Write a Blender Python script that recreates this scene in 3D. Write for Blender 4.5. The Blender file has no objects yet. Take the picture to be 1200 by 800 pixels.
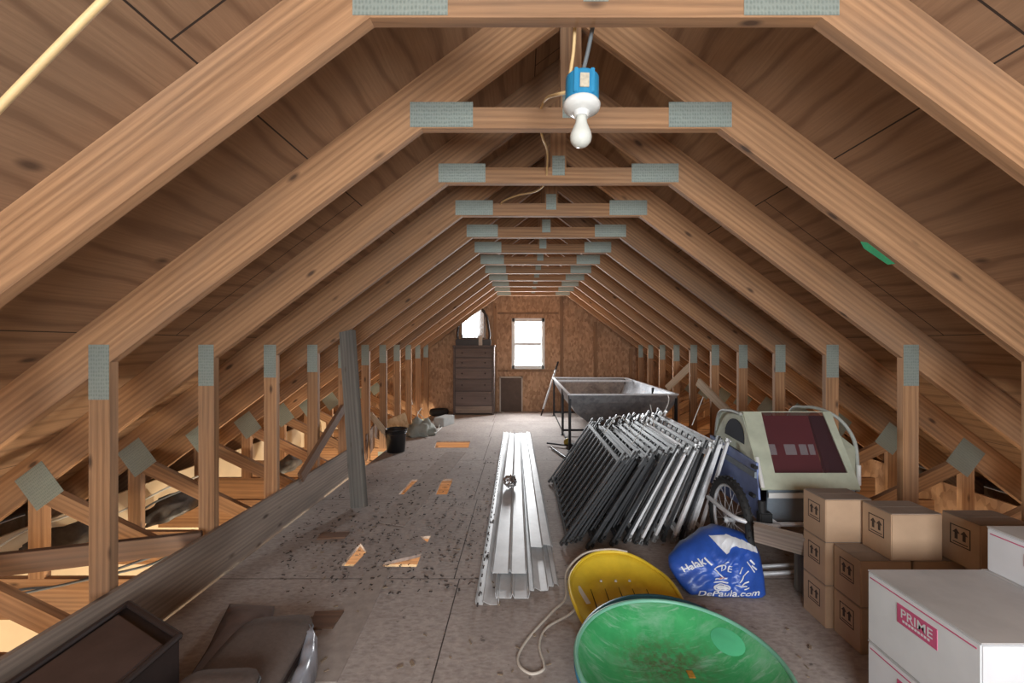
import bpy, bmesh, math, random
from mathutils import Vector, Matrix, noise
random.seed(7)
PI = math.pi
scene = bpy.context.scene
COL = scene.collection
# ------------------------------------------------------------------ camera frame
F = 500.0                       # focal length in pixels of the 1200 px wide frame
S = 0.6096                      # truss spacing
U = S / F
EYE = 1.30
VX, VY = 612.0, 404.0
XC = 0.205                      # ridge line

def P(px, py, n):               # photo pixel at n truss spacings from the eye -> point of the room
    return Vector(((px - VX) * n * U, n * S, EYE - (py - VY) * n * U))

def FL(px, py, z=0.0):          # photo pixel on the horizontal plane z -> point of the room
    n = (EYE - z) / U / (py - VY)
    return P(px, py, n)

cam = bpy.data.cameras.new('camera')
cam.sensor_width = 36.0
cam.lens = F / 1200.0 * 36.0
cam.shift_x = -(VX - 600.0) / 1200.0
cam.shift_y = (VY - 400.0) / 1200.0
cam.clip_start = 0.03
camo = bpy.data.objects.new('camera', cam)
camo.location = (0, 0, EYE)
camo.rotation_euler = (PI / 2, 0, 0)
COL.objects.link(camo)
scene.camera = camo

# ------------------------------------------------------------------ materials
class NT:
    def __init__(s, name):
        s.m = bpy.data.materials.new(name)
        s.m.use_nodes = True
        s.t = s.m.node_tree
        s.t.nodes.clear()
        s.out = s.t.nodes.new('ShaderNodeOutputMaterial')
        s.b = s.t.nodes.new('ShaderNodeBsdfPrincipled')
        s.t.links.new(s.b.outputs[0], s.out.inputs[0])
    def n(s, kind, **kw):
        nd = s.t.nodes.new(kind)
        for k, v in kw.items():
            if k.startswith('i_'):
                key = k[2:]
                nd.inputs[int(key) if key.isdigit() else key.replace('_', ' ')].default_value = v
            else:
                setattr(nd, k, v)
        return nd
    def l(s, a, b):
        s.t.links.new(a, b)
    def coord(s, scale=(1, 1, 1), rand=True, rot=(0, 0, 0)):
        tc = s.n('ShaderNodeTexCoord')
        src = tc.outputs['Object']
        if rand:
            oi = s.n('ShaderNodeObjectInfo')
            mu = s.n('ShaderNodeVectorMath', operation='SCALE')
            mu.inputs[0].default_value = (7.3, 3.1, 5.7)
            s.l(oi.outputs['Random'], mu.inputs['Scale'])
            ad = s.n('ShaderNodeVectorMath', operation='ADD')
            s.l(src, ad.inputs[0]); s.l(mu.outputs[0], ad.inputs[1])
            src = ad.outputs[0]
        mp = s.n('ShaderNodeMapping')
        mp.inputs['Scale'].default_value = scale
        mp.inputs['Rotation'].default_value = rot
        s.l(src, mp.inputs['Vector'])
        return mp.outputs[0]
    def noise(s, vec, scale=1, detail=4, rough=.55, dist=0.0):
        nd = s.n('ShaderNodeTexNoise', i_Scale=scale, i_Detail=detail, i_Roughness=rough, i_Distortion=dist)
        s.l(vec, nd.inputs['Vector'])
        return nd.outputs['Fac']
    def ramp(s, fac, stops):
        r = s.n('ShaderNodeValToRGB')
        e = r.color_ramp.elements
        while len(e) < len(stops): e.new(0.5)
        for i, (p, c) in enumerate(stops):
            e[i].position = p
            e[i].color = (c[0], c[1], c[2], 1) if not isinstance(c, (int, float)) else (c, c, c, 1)
        s.l(fac, r.inputs[0])
        return r.outputs[0]
    def mix(s, fac, a, b, mode='MIX'):
        m = s.n('ShaderNodeMix', data_type='RGBA', blend_type=mode)
        for v, i in ((fac, 0), (a, 6), (b, 7)):
            if isinstance(v, (int, float)): m.inputs[i].default_value = v
            elif isinstance(v, (tuple, list)): m.inputs[i].default_value = (v[0], v[1], v[2], 1)
            else: s.l(v, m.inputs[i])
        return m.outputs[2]
    def math(s, op, a, b=None):
        m = s.n('ShaderNodeMath', operation=op)
        for v, i in ((a, 0), (b, 1)):
            if v is None: continue
            if isinstance(v, (int, float)): m.inputs[i].default_value = v
            else: s.l(v, m.inputs[i])
        return m.outputs[0]
    def bump(s, h, strength=.3, dist=.005):
        b = s.n('ShaderNodeBump', i_Strength=strength, i_Distance=dist)
        s.l(h, b.inputs['Height'])
        s.l(b.outputs[0], s.b.inputs['Normal'])
    def base(s, c, rough=.7, metal=0.0):
        if isinstance(c, (tuple, list)): s.b.inputs['Base Color'].default_value = (c[0], c[1], c[2], 1)
        else: s.l(c, s.b.inputs['Base Color'])
        s.b.inputs['Roughness'].default_value = rough
        s.b.inputs['Metallic'].default_value = metal

def lumber(name, light, dark, axis='x', stain=.35, staincol=(.12, .10, .085), knots=True):
    t = NT(name)
    def sc(a, b): return {'x': (a, b, b), 'y': (b, a, b), 'z': (b, b, a)}[axis]
    fine = t.noise(t.coord(sc(2.2, 85)), 1, 6, .72, .5)
    w = t.n('ShaderNodeTexWave', wave_type='RINGS', rings_direction=axis.upper(), i_Scale=1.0, i_Distortion=9.0, i_Detail=3.0)
    w.inputs['Detail Scale'].default_value = .55
    w.inputs['Detail Roughness'].default_value = .6
    t.l(t.coord(sc(.8, 13)), w.inputs['Vector'])
    mid = t.noise(t.coord(sc(.7, 14)), 1, 4, .6, .6)
    g = t.math('ADD', t.math('ADD', t.math('MULTIPLY', fine, .45), t.math('MULTIPLY', w.outputs['Fac'], .13)), t.math('MULTIPLY', mid, .42))
    c = t.ramp(g, [(.30, dark), (.64, light)])
    big = t.noise(t.coord(sc(.9, 4)), 1, 3, .6)
    c = t.mix(t.math('MULTIPLY', t.ramp(big, [(.45, 0), (.72, 1)]), stain), c, staincol)
    if knots:
        v = t.n('ShaderNodeTexVoronoi', i_Scale=1.0)
        t.l(t.coord(sc(3.0, 8.0)), v.inputs['Vector'])
        k = t.ramp(v.outputs['Distance'], [(.055, 1), (.085, .55), (.13, 0)])
        c = t.mix(t.math('MULTIPLY', k, .85), c, (.05, .025, .015))
    oi = t.n('ShaderNodeObjectInfo')
    hv = t.n('ShaderNodeHueSaturation')
    t.l(t.math('ADD', t.math('MULTIPLY', oi.outputs['Random'], .35), .82), hv.inputs['Value'])
    t.l(c, hv.inputs['Color'])
    t.base(hv.outputs[0], .75)
    t.bump(fine, .25, .002)
    return t.m

LIGHT, DARK = (.46, .252, .125), (.20, .10, .047)
M_LUM = lumber('truss_lumber', LIGHT, DARK)
M_LUMX = M_LUM
M_LUMZ = lumber('stud_lumber', (.33, .18, .09), (.20, .10, .05), 'z')
M_BRACE = lumber('brown_board_wood', (.20, .105, .06), (.10, .055, .035), stain=.5)
M_OLDBOARD = lumber('dusty_plank_wood', (.40, .31, .245), (.19, .14, .11), stain=.7, staincol=(.13, .10, .085))
M_GREYWOOD = lumber('weathered_grey_wood', (.21, .195, .17), (.09, .085, .078), stain=.4, staincol=(.05, .05, .05))
M_PALEWOOD = lumber('pale_plank_wood', (.62, .48, .34), (.45, .33, .22), stain=.25)

def plywood():
    t = NT('roof_plywood')
    vec = t.coord((1, 1, 1), rand=False)
    # local x runs down the slope, local y along the ridge
    w = t.n('ShaderNodeTexWave', wave_type='BANDS', bands_direction='X', i_Scale=1.5, i_Distortion=16.0, i_Detail=4.0)
    w.inputs['Detail Scale'].default_value = .38
    w.inputs['Detail Roughness'].default_value = .62
    t.l(t.coord((1.6, .55, 1), rand=False), w.inputs['Vector'])
    fine = t.noise(t.coord((85, 3, 1), rand=False), 1, 6, .72, .4)
    lines = t.ramp(w.outputs['Fac'], [(.0, 1), (.2, .25), (.5, 0)])
    c = t.ramp(fine, [(.3, (.25, .145, .083)), (.7, (.36, .22, .128))])
    c = t.mix(t.math('MULTIPLY', lines, .55), c, (.13, .065, .034))
    big = t.noise(t.coord((1.3, .8, 1), rand=False), 1, 4, .6)
    c = t.mix(t.math('MULTIPLY', t.ramp(big, [(.42, 0), (.75, 1)]), .5), c, (.19, .115, .07))
    v = t.n('ShaderNodeTexVoronoi', i_Scale=1.0)
    t.l(t.coord((5.2, 3.0, 1), rand=False), v.inputs['Vector'])
    c = t.mix(t.math('MULTIPLY', t.ramp(v.outputs['Distance'], [(.05, 1), (.13, 0)]), .8), c, (.05, .028, .018))
    sx = t.n('ShaderNodeSeparateXYZ'); t.l(vec, sx.inputs[0])
    def seam(o, period, off, wd):
        f = t.math('FRACT', t.math('DIVIDE', t.math('ADD', o, off), period))
        return t.math('LESS_THAN', f, wd / period)
    s1 = seam(sx.outputs[0], 1.219, 1.219 - .165, .006)
    row = t.math('FLOOR', t.math('DIVIDE', t.math('ADD', sx.outputs[0], 1.054), 1.219))
    s2 = seam(t.math('ADD', sx.outputs[1], t.math('MULTIPLY', row, 1.219)), 2.438, 5.0, .006)
    c = t.mix(t.math('MAXIMUM', s1, s2), c, (.03, .018, .012))
    t.base(c, .8)
    t.bump(fine, .2, .002)
    return t.m
M_PLY = plywood()

def floor_mat():
    t = NT('deck_sheathing')
    vec = t.coord((1, 1, 1), rand=False)
    fl = t.noise(t.coord((38, 55, 1), rand=False), 1, 5, .65, .8)
    c = t.ramp(fl, [(.3, (.29, .24, .215)), (.7, (.50, .435, .395))])
    v = t.n('ShaderNodeTexVoronoi', i_Scale=1.0, i_Randomness=1.0)
    t.l(t.coord((26, 60, 1), rand=False), v.inputs['Vector'])
    c = t.mix(.35, c, t.ramp(v.outputs['Distance'], [(.0, (.20, .16, .145)), (.7, (.54, .47, .43))]))
    big = t.noise(t.coord((1.1, .9, 1), rand=False), 1, 5, .65)
    c = t.mix(t.math('MULTIPLY', t.ramp(big, [(.45, 0), (.72, 1)]), .6), c, (.20, .155, .135))
    sp = t.noise(t.coord((13, 13, 1), rand=False), 1, 3, .6)
    c = t.mix(t.math('MULTIPLY', t.ramp(sp, [(.66, 0), (.72, 1)]), .7), c, (.06, .045, .04))
    sx = t.n('ShaderNodeSeparateXYZ'); t.l(vec, sx.inputs[0])
    def seam(o, period, off, wd):
        f = t.math('FRACT', t.math('DIVIDE', t.math('ADD', o, off), period))
        return t.math('LESS_THAN', f, wd / period)
    # sheets run across the room: seams at fixed Y each 0.61..1.22 m, staggered short seams along Y
    s1 = seam(sx.outputs[1], 1.219, .068, .006)
    row = t.math('FLOOR', t.math('DIVIDE', t.math('ADD', sx.outputs[1], .068), 1.219))
    s2 = seam(t.math('ADD', sx.outputs[0], t.math('MULTIPLY', row, .03)), 2.438, 2.76, .006)
    c = t.mix(t.math('MAXIMUM', s1, s2), c, (.05, .035, .03))
    t.base(c, .85)
    t.bump(fl, .35, .003)
    return t.m
M_FLOOR = floor_mat()

def osb(name, a, b):
    t = NT(name)
    v = t.n('ShaderNodeTexVoronoi', i_Scale=1.0)
    t.l(t.coord((30, 30, 16), rand=False), v.inputs['Vector'])
    sep = t.n('ShaderNodeSeparateColor'); t.l(v.outputs['Color'], sep.inputs[0])
    c = t.ramp(sep.outputs[0], [(.0, b), (1.0, a)])
    n2 = t.noise(t.coord((2.2, 2.2, 2.2), rand=False), 1, 4, .6)
    c = t.mix(t.math('MULTIPLY', t.ramp(n2, [(.5, 0), (.75, 1)]), .45), c, tuple(x * .45 for x in b))
    t.base(c, .8)
    return t.m
M_OSB = osb('gable_osb', (.52, .315, .185), (.30, .165, .09))
M_OSBPALE = osb('pale_osb', (.66, .50, .32), (.48, .33, .19))

def plain(name, col, rough=.6, metal=0.0, var=.25, scale=14, bump=0.0, dark=None, spec=None):
    t = NT(name)
    n1 = t.noise(t.coord((scale,) * 3), 1, 5, .6)
    d = dark or tuple(c * (1 - var) for c in col)
    c = t.ramp(n1, [(.3, d), (.68, col)])
    t.base(c, rough, metal)
    if spec is not None: t.b.inputs['Specular IOR Level'].default_value = spec
    if bump: t.bump(n1, bump, .004)
    return t.m

def gusset_mat():
    t = NT('galvanised_plate')
    v = t.n('ShaderNodeTexVoronoi', i_Scale=1.0, i_Randomness=.25)
    t.l(t.coord((95, 1, 60), rand=False), v.inputs['Vector'])
    h = t.ramp(v.outputs['Distance'], [(.1, 0), (.5, 1)])
    c = t.mix(h, (.25, .30, .26), (.36, .41, .36))
    n = t.noise(t.coord((9, 9, 9)), 1, 3)
    c = t.mix(t.math('MULTIPLY', n, .35), c, (.20, .23, .25))
    t.base(c, .5, .35)
    t.bump(h, .35, .002)
    return t.m
M_GUSSET = gusset_mat()

M_WHITEMETAL = plain('white_coated_aluminium', (.70, .71, .72), .45, 0, .12, 6, dark=(.50, .50, .50))
M_FOIL = plain('crumpled_foil', (.75, .75, .76), .25, .9, .4, 40, .8)
M_DARKMETAL = plain('dark_painted_metal', (.055, .057, .062), .5, .1, .5, 8)
M_SILVER = plain('bare_aluminium', (.80, .81, .83), .35, .15, .2, 25)
M_TUBE = plain('silver_painted_tube', (.90, .90, .91), .4, 0, .12, 25)
M_BLACKMETAL = plain('black_angle_iron', (.03, .03, .033), .5, .5, .3, 20)
M_CLIP = plain('rail_end_bracket', (.10, .10, .10), .5, .4, .5, 60, dark=(.03, .03, .03))
M_CLIPS = plain('silver_rail_bracket', (.55, .55, .55), .4, .6, .5, 60)
def galv():
    t = NT('galvanised_sheet')
    v = t.n('ShaderNodeTexVoronoi', i_Scale=1.0); t.l(t.coord((28, 28, 28)), v.inputs['Vector'])
    sep = t.n('ShaderNodeSeparateColor'); t.l(v.outputs['Color'], sep.inputs[0])
    n = t.noise(t.coord((3, 3, 3)), 1, 5, .65)
    c = t.ramp(t.math('ADD', t.math('MULTIPLY', sep.outputs[0], .14), t.math('MULTIPLY', n, .86)), [(.3, (.20, .21, .23)), (.7, (.52, .53, .55))])
    t.base(c, .36, .6)
    t.bump(n, .25, .02)
    return t.m
M_GALV = galv()
M_YELLOW = plain('yellow_plastic', (.92, .66, .05), .38, 0, .25, 5)
M_YDARK = plain('dark_groove', (.14, .10, .03), .7, 0, .3, 20)  # dark colour of the groove lines on the yellow sled
M_ROPE = plain('cream_rope', (.62, .55, .47), .8, 0, .2, 60, .3)
def green():
    t = NT('scuffed_green_plastic')
    n = t.noise(t.coord((5, 5, 5), rand=False), 1, 5, .7)
    c = t.ramp(n, [(.3, (.035, .30, .10)), (.7, (.075, .47, .17))])
    # dirt in the middle of the dish
    tc = t.n('ShaderNodeTexCoord'); ln = t.n('ShaderNodeVectorMath', operation='LENGTH')
    mp = t.n('ShaderNodeMapping'); mp.inputs['Location'].default_value = (-.0, -.16, 0); mp.inputs['Scale'].default_value = (.8, 1.25, 0)
    t.l(tc.outputs['Object'], mp.inputs[0]); t.l(mp.outputs[0], ln.inputs[0])
    r = t.ramp(ln.outputs['Value'], [(.03, 1), (.20, 0)])
    sp = t.noise(t.coord((45, 45, 45), rand=False), 1, 4, .7)
    dirt = t.math('MULTIPLY', r, t.ramp(sp, [(.38, 0), (.6, 1)]))
    c = t.mix(t.math('MULTIPLY', dirt, .85), c, (.13, .085, .05))
    sc = t.noise(t.coord((3.5, 28, 9), rand=False, rot=(0, 0, .6)), 1, 4, .7, 1.2)
    c = t.mix(t.math('MULTIPLY', t.ramp(sc, [(.56, 0), (.70, 1)]), .6), c, (.40, .60, .48))
    hz = t.noise(t.coord((4, 9, 4), rand=False, rot=(0, 0, -.5)), 1, 5, .75, .5)
    c = t.mix(t.math('MULTIPLY', t.ramp(hz, [(.48, 0), (.66, 1)]), .5), c, (.30, .50, .38))
    t.base(c, .35)
    return t.m
M_GREEN = green()
M_GREENRIM = plain('pale_green_rim', (.22, .55, .40), .4, 0, .2, 8)
M_GRIP = plain('light_green_grip', (.10, .52, .26), .4, 0, .15, 8)
M_BLUESAUCER = plain('blue_plastic', (.07, .32, .52), .4, 0, .25, 8)
M_BAG = plain('blue_bag_film', (.035, .115, .52), .33, 0, .35, 9, .15)
M_BAGWHITE = plain('white_print', (.80, .82, .86), .5, 0, .08, 30)
M_BAGRED = plain('red_print', (.60, .10, .06), .5, 0, .1, 30)
M_CARD = plain('brown_cardboard', (.50, .335, .215), .85, 0, .14, 7)
M_CARDTOP = plain('darker_cardboard_lid', (.30, .235, .19), .9, 0, .25, 8)  # lid flaps coloured darker than the carton sides
M_PRINT = plain('dark_print', (.065, .04, .028), .8, 0, .2, 30)
M_WBOX = plain('white_cardboard', (.76, .77, .79), .7, 0, .10, 5)
M_WBOXTOP = plain('greyer_white_lid', (.56, .55, .54), .8, 0, .25, 4)  # lid coloured greyer and darker than the white sides
M_PINK = plain('magenta_print', (.62, .10, .22), .7, 0, .15, 30)
M_CREAMFAB = plain('pale_green_canvas', (.56, .60, .47), .85, 0, .22, 9, .2)
M_BLUEFAB = plain('blue_nylon', (.24, .31, .58), .6, 0, .25, 6, .2)
M_GREYFAB = plain('grey_blue_nylon', (.27, .32, .37), .7, 0, .2, 9, .2)
M_MAROON = plain('maroon_nylon', (.30, .05, .065), .6, 0, .3, 5)
M_NAVY = plain('navy_nylon', (.012, .016, .028), .95, 0, .3, 6)
M_RUBBER = plain('black_rubber', (.025, .025, .026), .75, 0, .3, 30)
M_BUCKET = plain('black_bucket_plastic', (.018, .018, .02), .4, 0, .2, 10)
M_DRESSER = lumber('dark_dresser_wood', (.17, .125, .11), (.10, .073, .064), stain=.3, staincol=(.03, .022, .02), knots=False)
M_MIRFRAME = plain('dark_carved_wood', (.028, .018, .014), .5, 0, .3, 20)
M_DOORBRN = plain('brown_door_panel', (.105, .065, .045), .7, 0, .25, 12)
M_WHITEPAINT = plain('white_paint', (.78, .78, .76), .5, 0, .08, 8)
M_PAINTDULL = plain('dull_cream_paint', (.50, .43, .36), .7, 0, .2, 8)
M_DKBROWN = plain('dark_brown_vinyl', (.095, .058, .048), .6, 0, .3, 9, .15)
M_DKEDGE = plain('black_brown_edging', (.035, .021, .018), .6, 0, .3, 9)
M_BLANKET = plain('brown_blanket', (.155, .10, .08), .95, 0, .3, 11, .3)
M_TAUPE = plain('taupe_upholstery', (.15, .11, .092), .95, 0, .22, 60, .3)
M_PLASTIC = plain('cloudy_plastic_sheet', (.42, .44, .50), .3, 0, .3, 8)
M_ROMEX = plain('yellow_cable', (.72, .50, .24), .55, 0, .15, 20)
M_GREYCABLE = plain('grey_cable', (.16, .18, .19), .5, 0, .2, 20)
M_WHITECABLE = plain('white_cable', (.65, .64, .60), .5, 0, .2, 20)
M_JBOX = plain('blue_junction_box', (.03, .27, .50), .4, 0, .15, 15)
M_PORC = plain('white_porcelain', (.78, .79, .76), .25, 0, .05, 10)
M_BULB = plain('frosted_bulb_glass', (.70, .72, .66), .15, 0, .06, 10)
M_TAN = plain('tan_label', (.62, .55, .42), .7, 0, .3, 90)
M_GREYBOX = plain('grey_painted_metal', (.45, .46, .45), .6, 0, .2, 12)
M_GREYSHEET = plain('grey_green_tarp', (.33, .34, .30), .8, 0, .35, 8, .3)
M_YTOOL = plain('yellow_tool_paint', (.50, .38, .06), .6, 0, .3, 30)
M_GREENMARK = plain('green_paint_mark', (.02, .20, .08), .7, 0, .3, 40)
M_CONC = plain('garage_concrete', (.50, .45, .38), .9, 0, .15, 3)
M_INSUL = plain('cream_wall_lining', (.72, .58, .40), .9, 0, .15, 3)
M_CHIP = plain('dark_leaf_litter', (.085, .065, .055), .9, 0, .4, 80)
M_WOODCHIP = plain('scattered_wood_chip', (.35, .26, .18), .9, 0, .4, 80)

def glass_mat():
    t = NT('window_glass')
    tr = t.n('ShaderNodeBsdfTransparent'); gl = t.n('ShaderNodeBsdfGlossy', i_Roughness=.02)
    mx = t.n('ShaderNodeMixShader', i_0=.06)
    t.l(tr.outputs[0], mx.inputs[1]); t.l(gl.outputs[0], mx.inputs[2]); t.l(mx.outputs[0], t.out.inputs[0])
    return t.m
M_GLASS = glass_mat()
def mesh_mat():
    t = NT('dark_mesh_screen')
    t.base((.10, .035, .04), .8)
    tr = t.n('ShaderNodeBsdfTransparent')
    mx = t.n('ShaderNodeMixShader', i_0=.34)
    t.l(tr.outputs[0], mx.inputs[1]); t.l(t.b.outputs[0], mx.inputs[2]); t.l(mx.outputs[0], t.out.inputs[0])
    return t.m
M_MESH = mesh_mat()
def mirror_mat():
    t = NT('mirror_glass')
    t.base((.85, .87, .87), .06, 1.0)
    return t.m
M_MIRROR = mirror_mat()

# ------------------------------------------------------------------ object helpers
def tag(o, label, cat, group=None, kind=None):
    o['label'] = label; o['category'] = cat
    if group: o['group'] = group
    if kind: o['kind'] = kind
    return o

def thing(name, loc, label, cat, group=None, rz=0):
    o = bpy.data.objects.new(name, None); o.empty_display_size = .1
    o.location = loc; o.rotation_euler = (0, 0, rz)
    COL.objects.link(o)
    return tag(o, label, cat, group)

def wloc(p):
    v = Vector((0, 0, 0))
    while p is not None:
        v += p.location; p = p.parent
    return v

def obj(name, bm, mat, parent=None, loc=None, smooth=False, local=False):
    """bm is in room coordinates unless local; it becomes one mesh object"""
    me = bpy.data.meshes.new(name)
    bmesh.ops.recalc_face_normals(bm, faces=bm.faces[:])
    off = Vector((0, 0, 0)) if local else (wloc(parent) if parent is not None else Vector(loc or (0, 0, 0)))
    if off.length > 0: bmesh.ops.translate(bm, verts=bm.verts[:], vec=-off)
    bm.to_mesh(me); bm.free()
    if smooth:
        for p in me.polygons: p.use_smooth = True
    for m in (mat if isinstance(mat, (list, tuple)) else [mat]): me.materials.append(m)
    o = bpy.data.objects.new(name, me); COL.objects.link(o)
    if parent is not None: o.parent = parent
    elif loc is not None: o.location = loc
    return o

def auto_smooth(o, ang=40):
    me = o.data
    for p in me.polygons: p.use_smooth = True
    bm = bmesh.new(); bm.from_mesh(me)
    for e in bm.edges:
        if len(e.link_faces) == 2 and e.calc_face_angle(0) > math.radians(ang): e.smooth = False
    bm.to_mesh(me); bm.free()
    return o

def structure(o):
    o['kind'] = 'structure'
    return o

def copy_tree(o, parent=None):
    c = o.copy(); COL.objects.link(c)
    if parent is not None: c.parent = parent
    for ch in list(o.children): copy_tree(ch, c)
    return c

def BM(): return bmesh.new()

def box(bm, a, b, bevel=0.0, mi=0):
    a, b = Vector(a), Vector(b)
    lo = Vector((min(a.x, b.x), min(a.y, b.y), min(a.z, b.z))); hi = Vector((max(a.x, b.x), max(a.y, b.y), max(a.z, b.z)))
    r = bmesh.ops.create_cube(bm, size=1, matrix=Matrix.Translation((lo + hi) / 2) @ Matrix.Diagonal(((hi - lo).x, (hi - lo).y, (hi - lo).z, 1)))
    vs = r['verts']
    fs = set(f for v in vs for f in v.link_faces)
    for f in fs: f.material_index = mi
    if bevel > 0:
        es = list(set(e for v in vs for e in v.link_edges))
        bmesh.ops.bevel(bm, geom=es, offset=bevel, segments=2, affect='EDGES', clamp_overlap=True)
    return bm

def bar(bm, p0, p1, w, t, up=(0, 0, 1)):
    """rectangular bar between two points, w along up, t across"""
    p0, p1 = Vector(p0), Vector(p1)
    x = (p1 - p0); L = x.length; x.normalize()
    u = Vector(up); z = (u - x * u.dot(x))
    if z.length < 1e-5: z = Vector((0, 1, 0)) - x * x.y
    z.normalize(); y = z.cross(x)
    m = Matrix(((x.x, y.x, z.x, 0), (x.y, y.y, z.y, 0), (x.z, y.z, z.z, 0), (0, 0, 0, 1)))
    m.translation = (p0 + p1) / 2
    bmesh.ops.create_cube(bm, size=1, matrix=m @ Matrix.Diagonal((L, t, w, 1)))
    return bm

def tube(bm, pts, r, seg=8, closed=False, cap=True):
    pts = [Vector(p) for p in pts]
    n = len(pts); rings = []
    prev = None
    for i, p in enumerate(pts):
        a = pts[(i - 1) % n] if (i > 0 or closed) else p
        b = pts[(i + 1) % n] if (i < n - 1 or closed) else p
        t = (b - a)
        if t.length < 1e-9: t = Vector((0, 0, 1))
        t.normalize()
        if prev is None:
            s = t.orthogonal().normalized()
        else:
            s = prev - t * prev.dot(t)
            s = s.normalized() if s.length > 1e-6 else t.orthogonal().normalized()
        prev = s
        q = t.cross(s)
        rr = r[i] if isinstance(r, (list, tuple)) else r
        rings.append([bm.verts.new(p + (s * math.cos(2 * PI * k / seg) + q * math.sin(2 * PI * k / seg)) * rr) for k in range(seg)])
    m = n if closed else n - 1
    for i in range(m):
        A, B = rings[i], rings[(i + 1) % n]
        for k in range(seg):
            bm.faces.new((A[k], A[(k + 1) % seg], B[(k + 1) % seg], B[k]))
    if cap and not closed:
        bm.faces.new(rings[0][::-1]); bm.faces.new(rings[-1])
    return bm

def lathe(bm, prof, c, seg=32, axis='z', close=False):
    """prof: (radius, height) list"""
    c = Vector(c); rings = []
    for r, h in prof:
        ring = []
        for k in range(seg):
            a = 2 * PI * k / seg
            if axis == 'z': v = Vector((r * math.cos(a), r * math.sin(a), h))
            elif axis == 'x': v = Vector((h, r * math.cos(a), r * math.sin(a)))
            else: v = Vector((r * math.cos(a), h, r * math.sin(a)))
            ring.append(bm.verts.new(c + v))
        rings.append(ring)
    for A, B in zip(rings[:-1], rings[1:]):
        for k in range(seg): bm.faces.new((A[k], A[(k + 1) % seg], B[(k + 1) % seg], B[k]))
    if close:
        A, B = rings[-1], rings[0]
        for k in range(seg): bm.faces.new((A[k], A[(k + 1) % seg], B[(k + 1) % seg], B[k]))
    else:
        if prof[0][0] > 1e-6: bm.faces.new(rings[0][::-1])
        if prof[-1][0] > 1e-6: bm.faces.new(rings[-1])
    return bm

def extrude_poly(bm, pts, vec):
    vec = Vector(vec)
    A = [bm.verts.new(Vector(p)) for p in pts]; B = [bm.verts.new(Vector(p) + vec) for p in pts]
    n = len(A)
    bm.faces.new(A); bm.faces.new(B[::-1])
    for i in range(n): bm.faces.new((A[i], B[i], B[(i + 1) % n], A[(i + 1) % n]))
    return bm

def spline(ctrl, k=8):
    """Catmull-Rom through the control points"""
    c = [Vector(p) for p in ctrl]; out = []
    for i in range(len(c) - 1):
        p0 = c[max(i - 1, 0)]; p1 = c[i]; p2 = c[i + 1]; p3 = c[min(i + 2, len(c) - 1)]
        for j in range(k):
            t = j / k
            out.append(.5 * ((2 * p1) + (p2 - p0) * t + (2 * p0 - 5 * p1 + 4 * p2 - p3) * t * t + (3 * p1 - p0 - 3 * p2 + p3) * t ** 3))
    out.append(c[-1]); return out

def board(name, p0, p1, w, t, mat, up=(0, 0, 1), parent=None, jitter=0.0):
    """a plank whose own x axis follows its length, so that the grain does too"""
    p0, p1 = Vector(p0), Vector(p1)
    x = (p1 - p0); L = x.length; x.normalize()
    u = Vector(up); z = (u - x * u.dot(x)).normalized(); y = z.cross(x)
    bm = BM(); box(bm, (-L / 2, -t / 2, -w / 2), (L / 2, t / 2, w / 2), .002)
    o = obj(name, bm, mat, local=True)
    m = Matrix(((x.x, y.x, z.x, 0), (x.y, y.y, z.y, 0), (x.z, y.z, z.z, 0), (0, 0, 0, 1)))
    m.translation = (p0 + p1) / 2
    if parent is not None:
        o.parent = parent
        m.translation -= wloc(parent)
    o.matrix_local = m
    return o

def prism(name, poly, y0, y1, p0, p1, mat, parent):
    """polygon in the truss plane (x, z), local x turned along p0 -> p1 (grain)"""
    a = math.atan2(p1[1] - p0[1], p1[0] - p0[0]); ca, sa = math.cos(a), math.sin(a)
    bm = BM()
    loc = [((x - p0[0]) * ca + (z - p0[1]) * sa, y0, -(x - p0[0]) * sa + (z - p0[1]) * ca) for x, z in poly]
    extrude_poly(bm, loc, (0, y1 - y0, 0))
    o = obj(name, bm, mat, local=True)
    o.parent = parent
    o.location = (p0[0], 0, p0[1]); o.rotation_euler = (0, -a, 0)
    return o

def text_mesh(s, size, bold=0.0):
    cu = bpy.data.curves.new('lettering', 'FONT'); cu.body = s; cu.size = size
    cu.align_x = 'CENTER'; cu.align_y = 'CENTER'; cu.resolution_u = 3; cu.offset = bold
    o = bpy.data.objects.new('lettering', cu); COL.objects.link(o)
    dg = bpy.context.evaluated_depsgraph_get()
    me = bpy.data.meshes.new_from_object(o.evaluated_get(dg))
    bpy.data.objects.remove(o); bpy.data.curves.remove(cu)
    bm = BM(); bm.from_mesh(me); bpy.data.meshes.remove(me)
    return bm

# ------------------------------------------------------------------ the shell
RISE = .75; COS = .8; SIN = .6
CB = 2.212                        # underside of the collar ties
HB = .63                          # half width where collar meets rafter underside
def under(ax): return CB + RISE * (HB - ax)        # rafter underside height at |x - ridge|
VT = .184 / COS                   # rafter depth measured upright
Y0, YW = -2.0, 8.34
PEAK = under(0) + VT

for sgn, nm in ((-1, 'ceiling_left'), (1, 'ceiling_right')):
    L = 3.95 / COS
    bm = BM(); box(bm, (0, Y0, 0), (L, YW + .3, .016))
    o = obj(nm, bm, M_PLY, local=True)
    if sgn > 0:
        o.matrix_world = Matrix(((COS, 0, SIN, XC), (0, 1, 0, 0), (-SIN, 0, COS, PEAK + .001), (0, 0, 0, 1)))
    else:
        o.matrix_world = Matrix(((-COS, 0, -SIN, XC), (0, 1, 0, 0), (-SIN, 0, COS, PEAK + .001), (0, 0, 0, 1)))
        # mirrored: keep a proper rotation by flipping local z through the mesh
        me = o.data
        for v in me.vertices: v.co.z = v.co.z
    structure(o)

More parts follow.
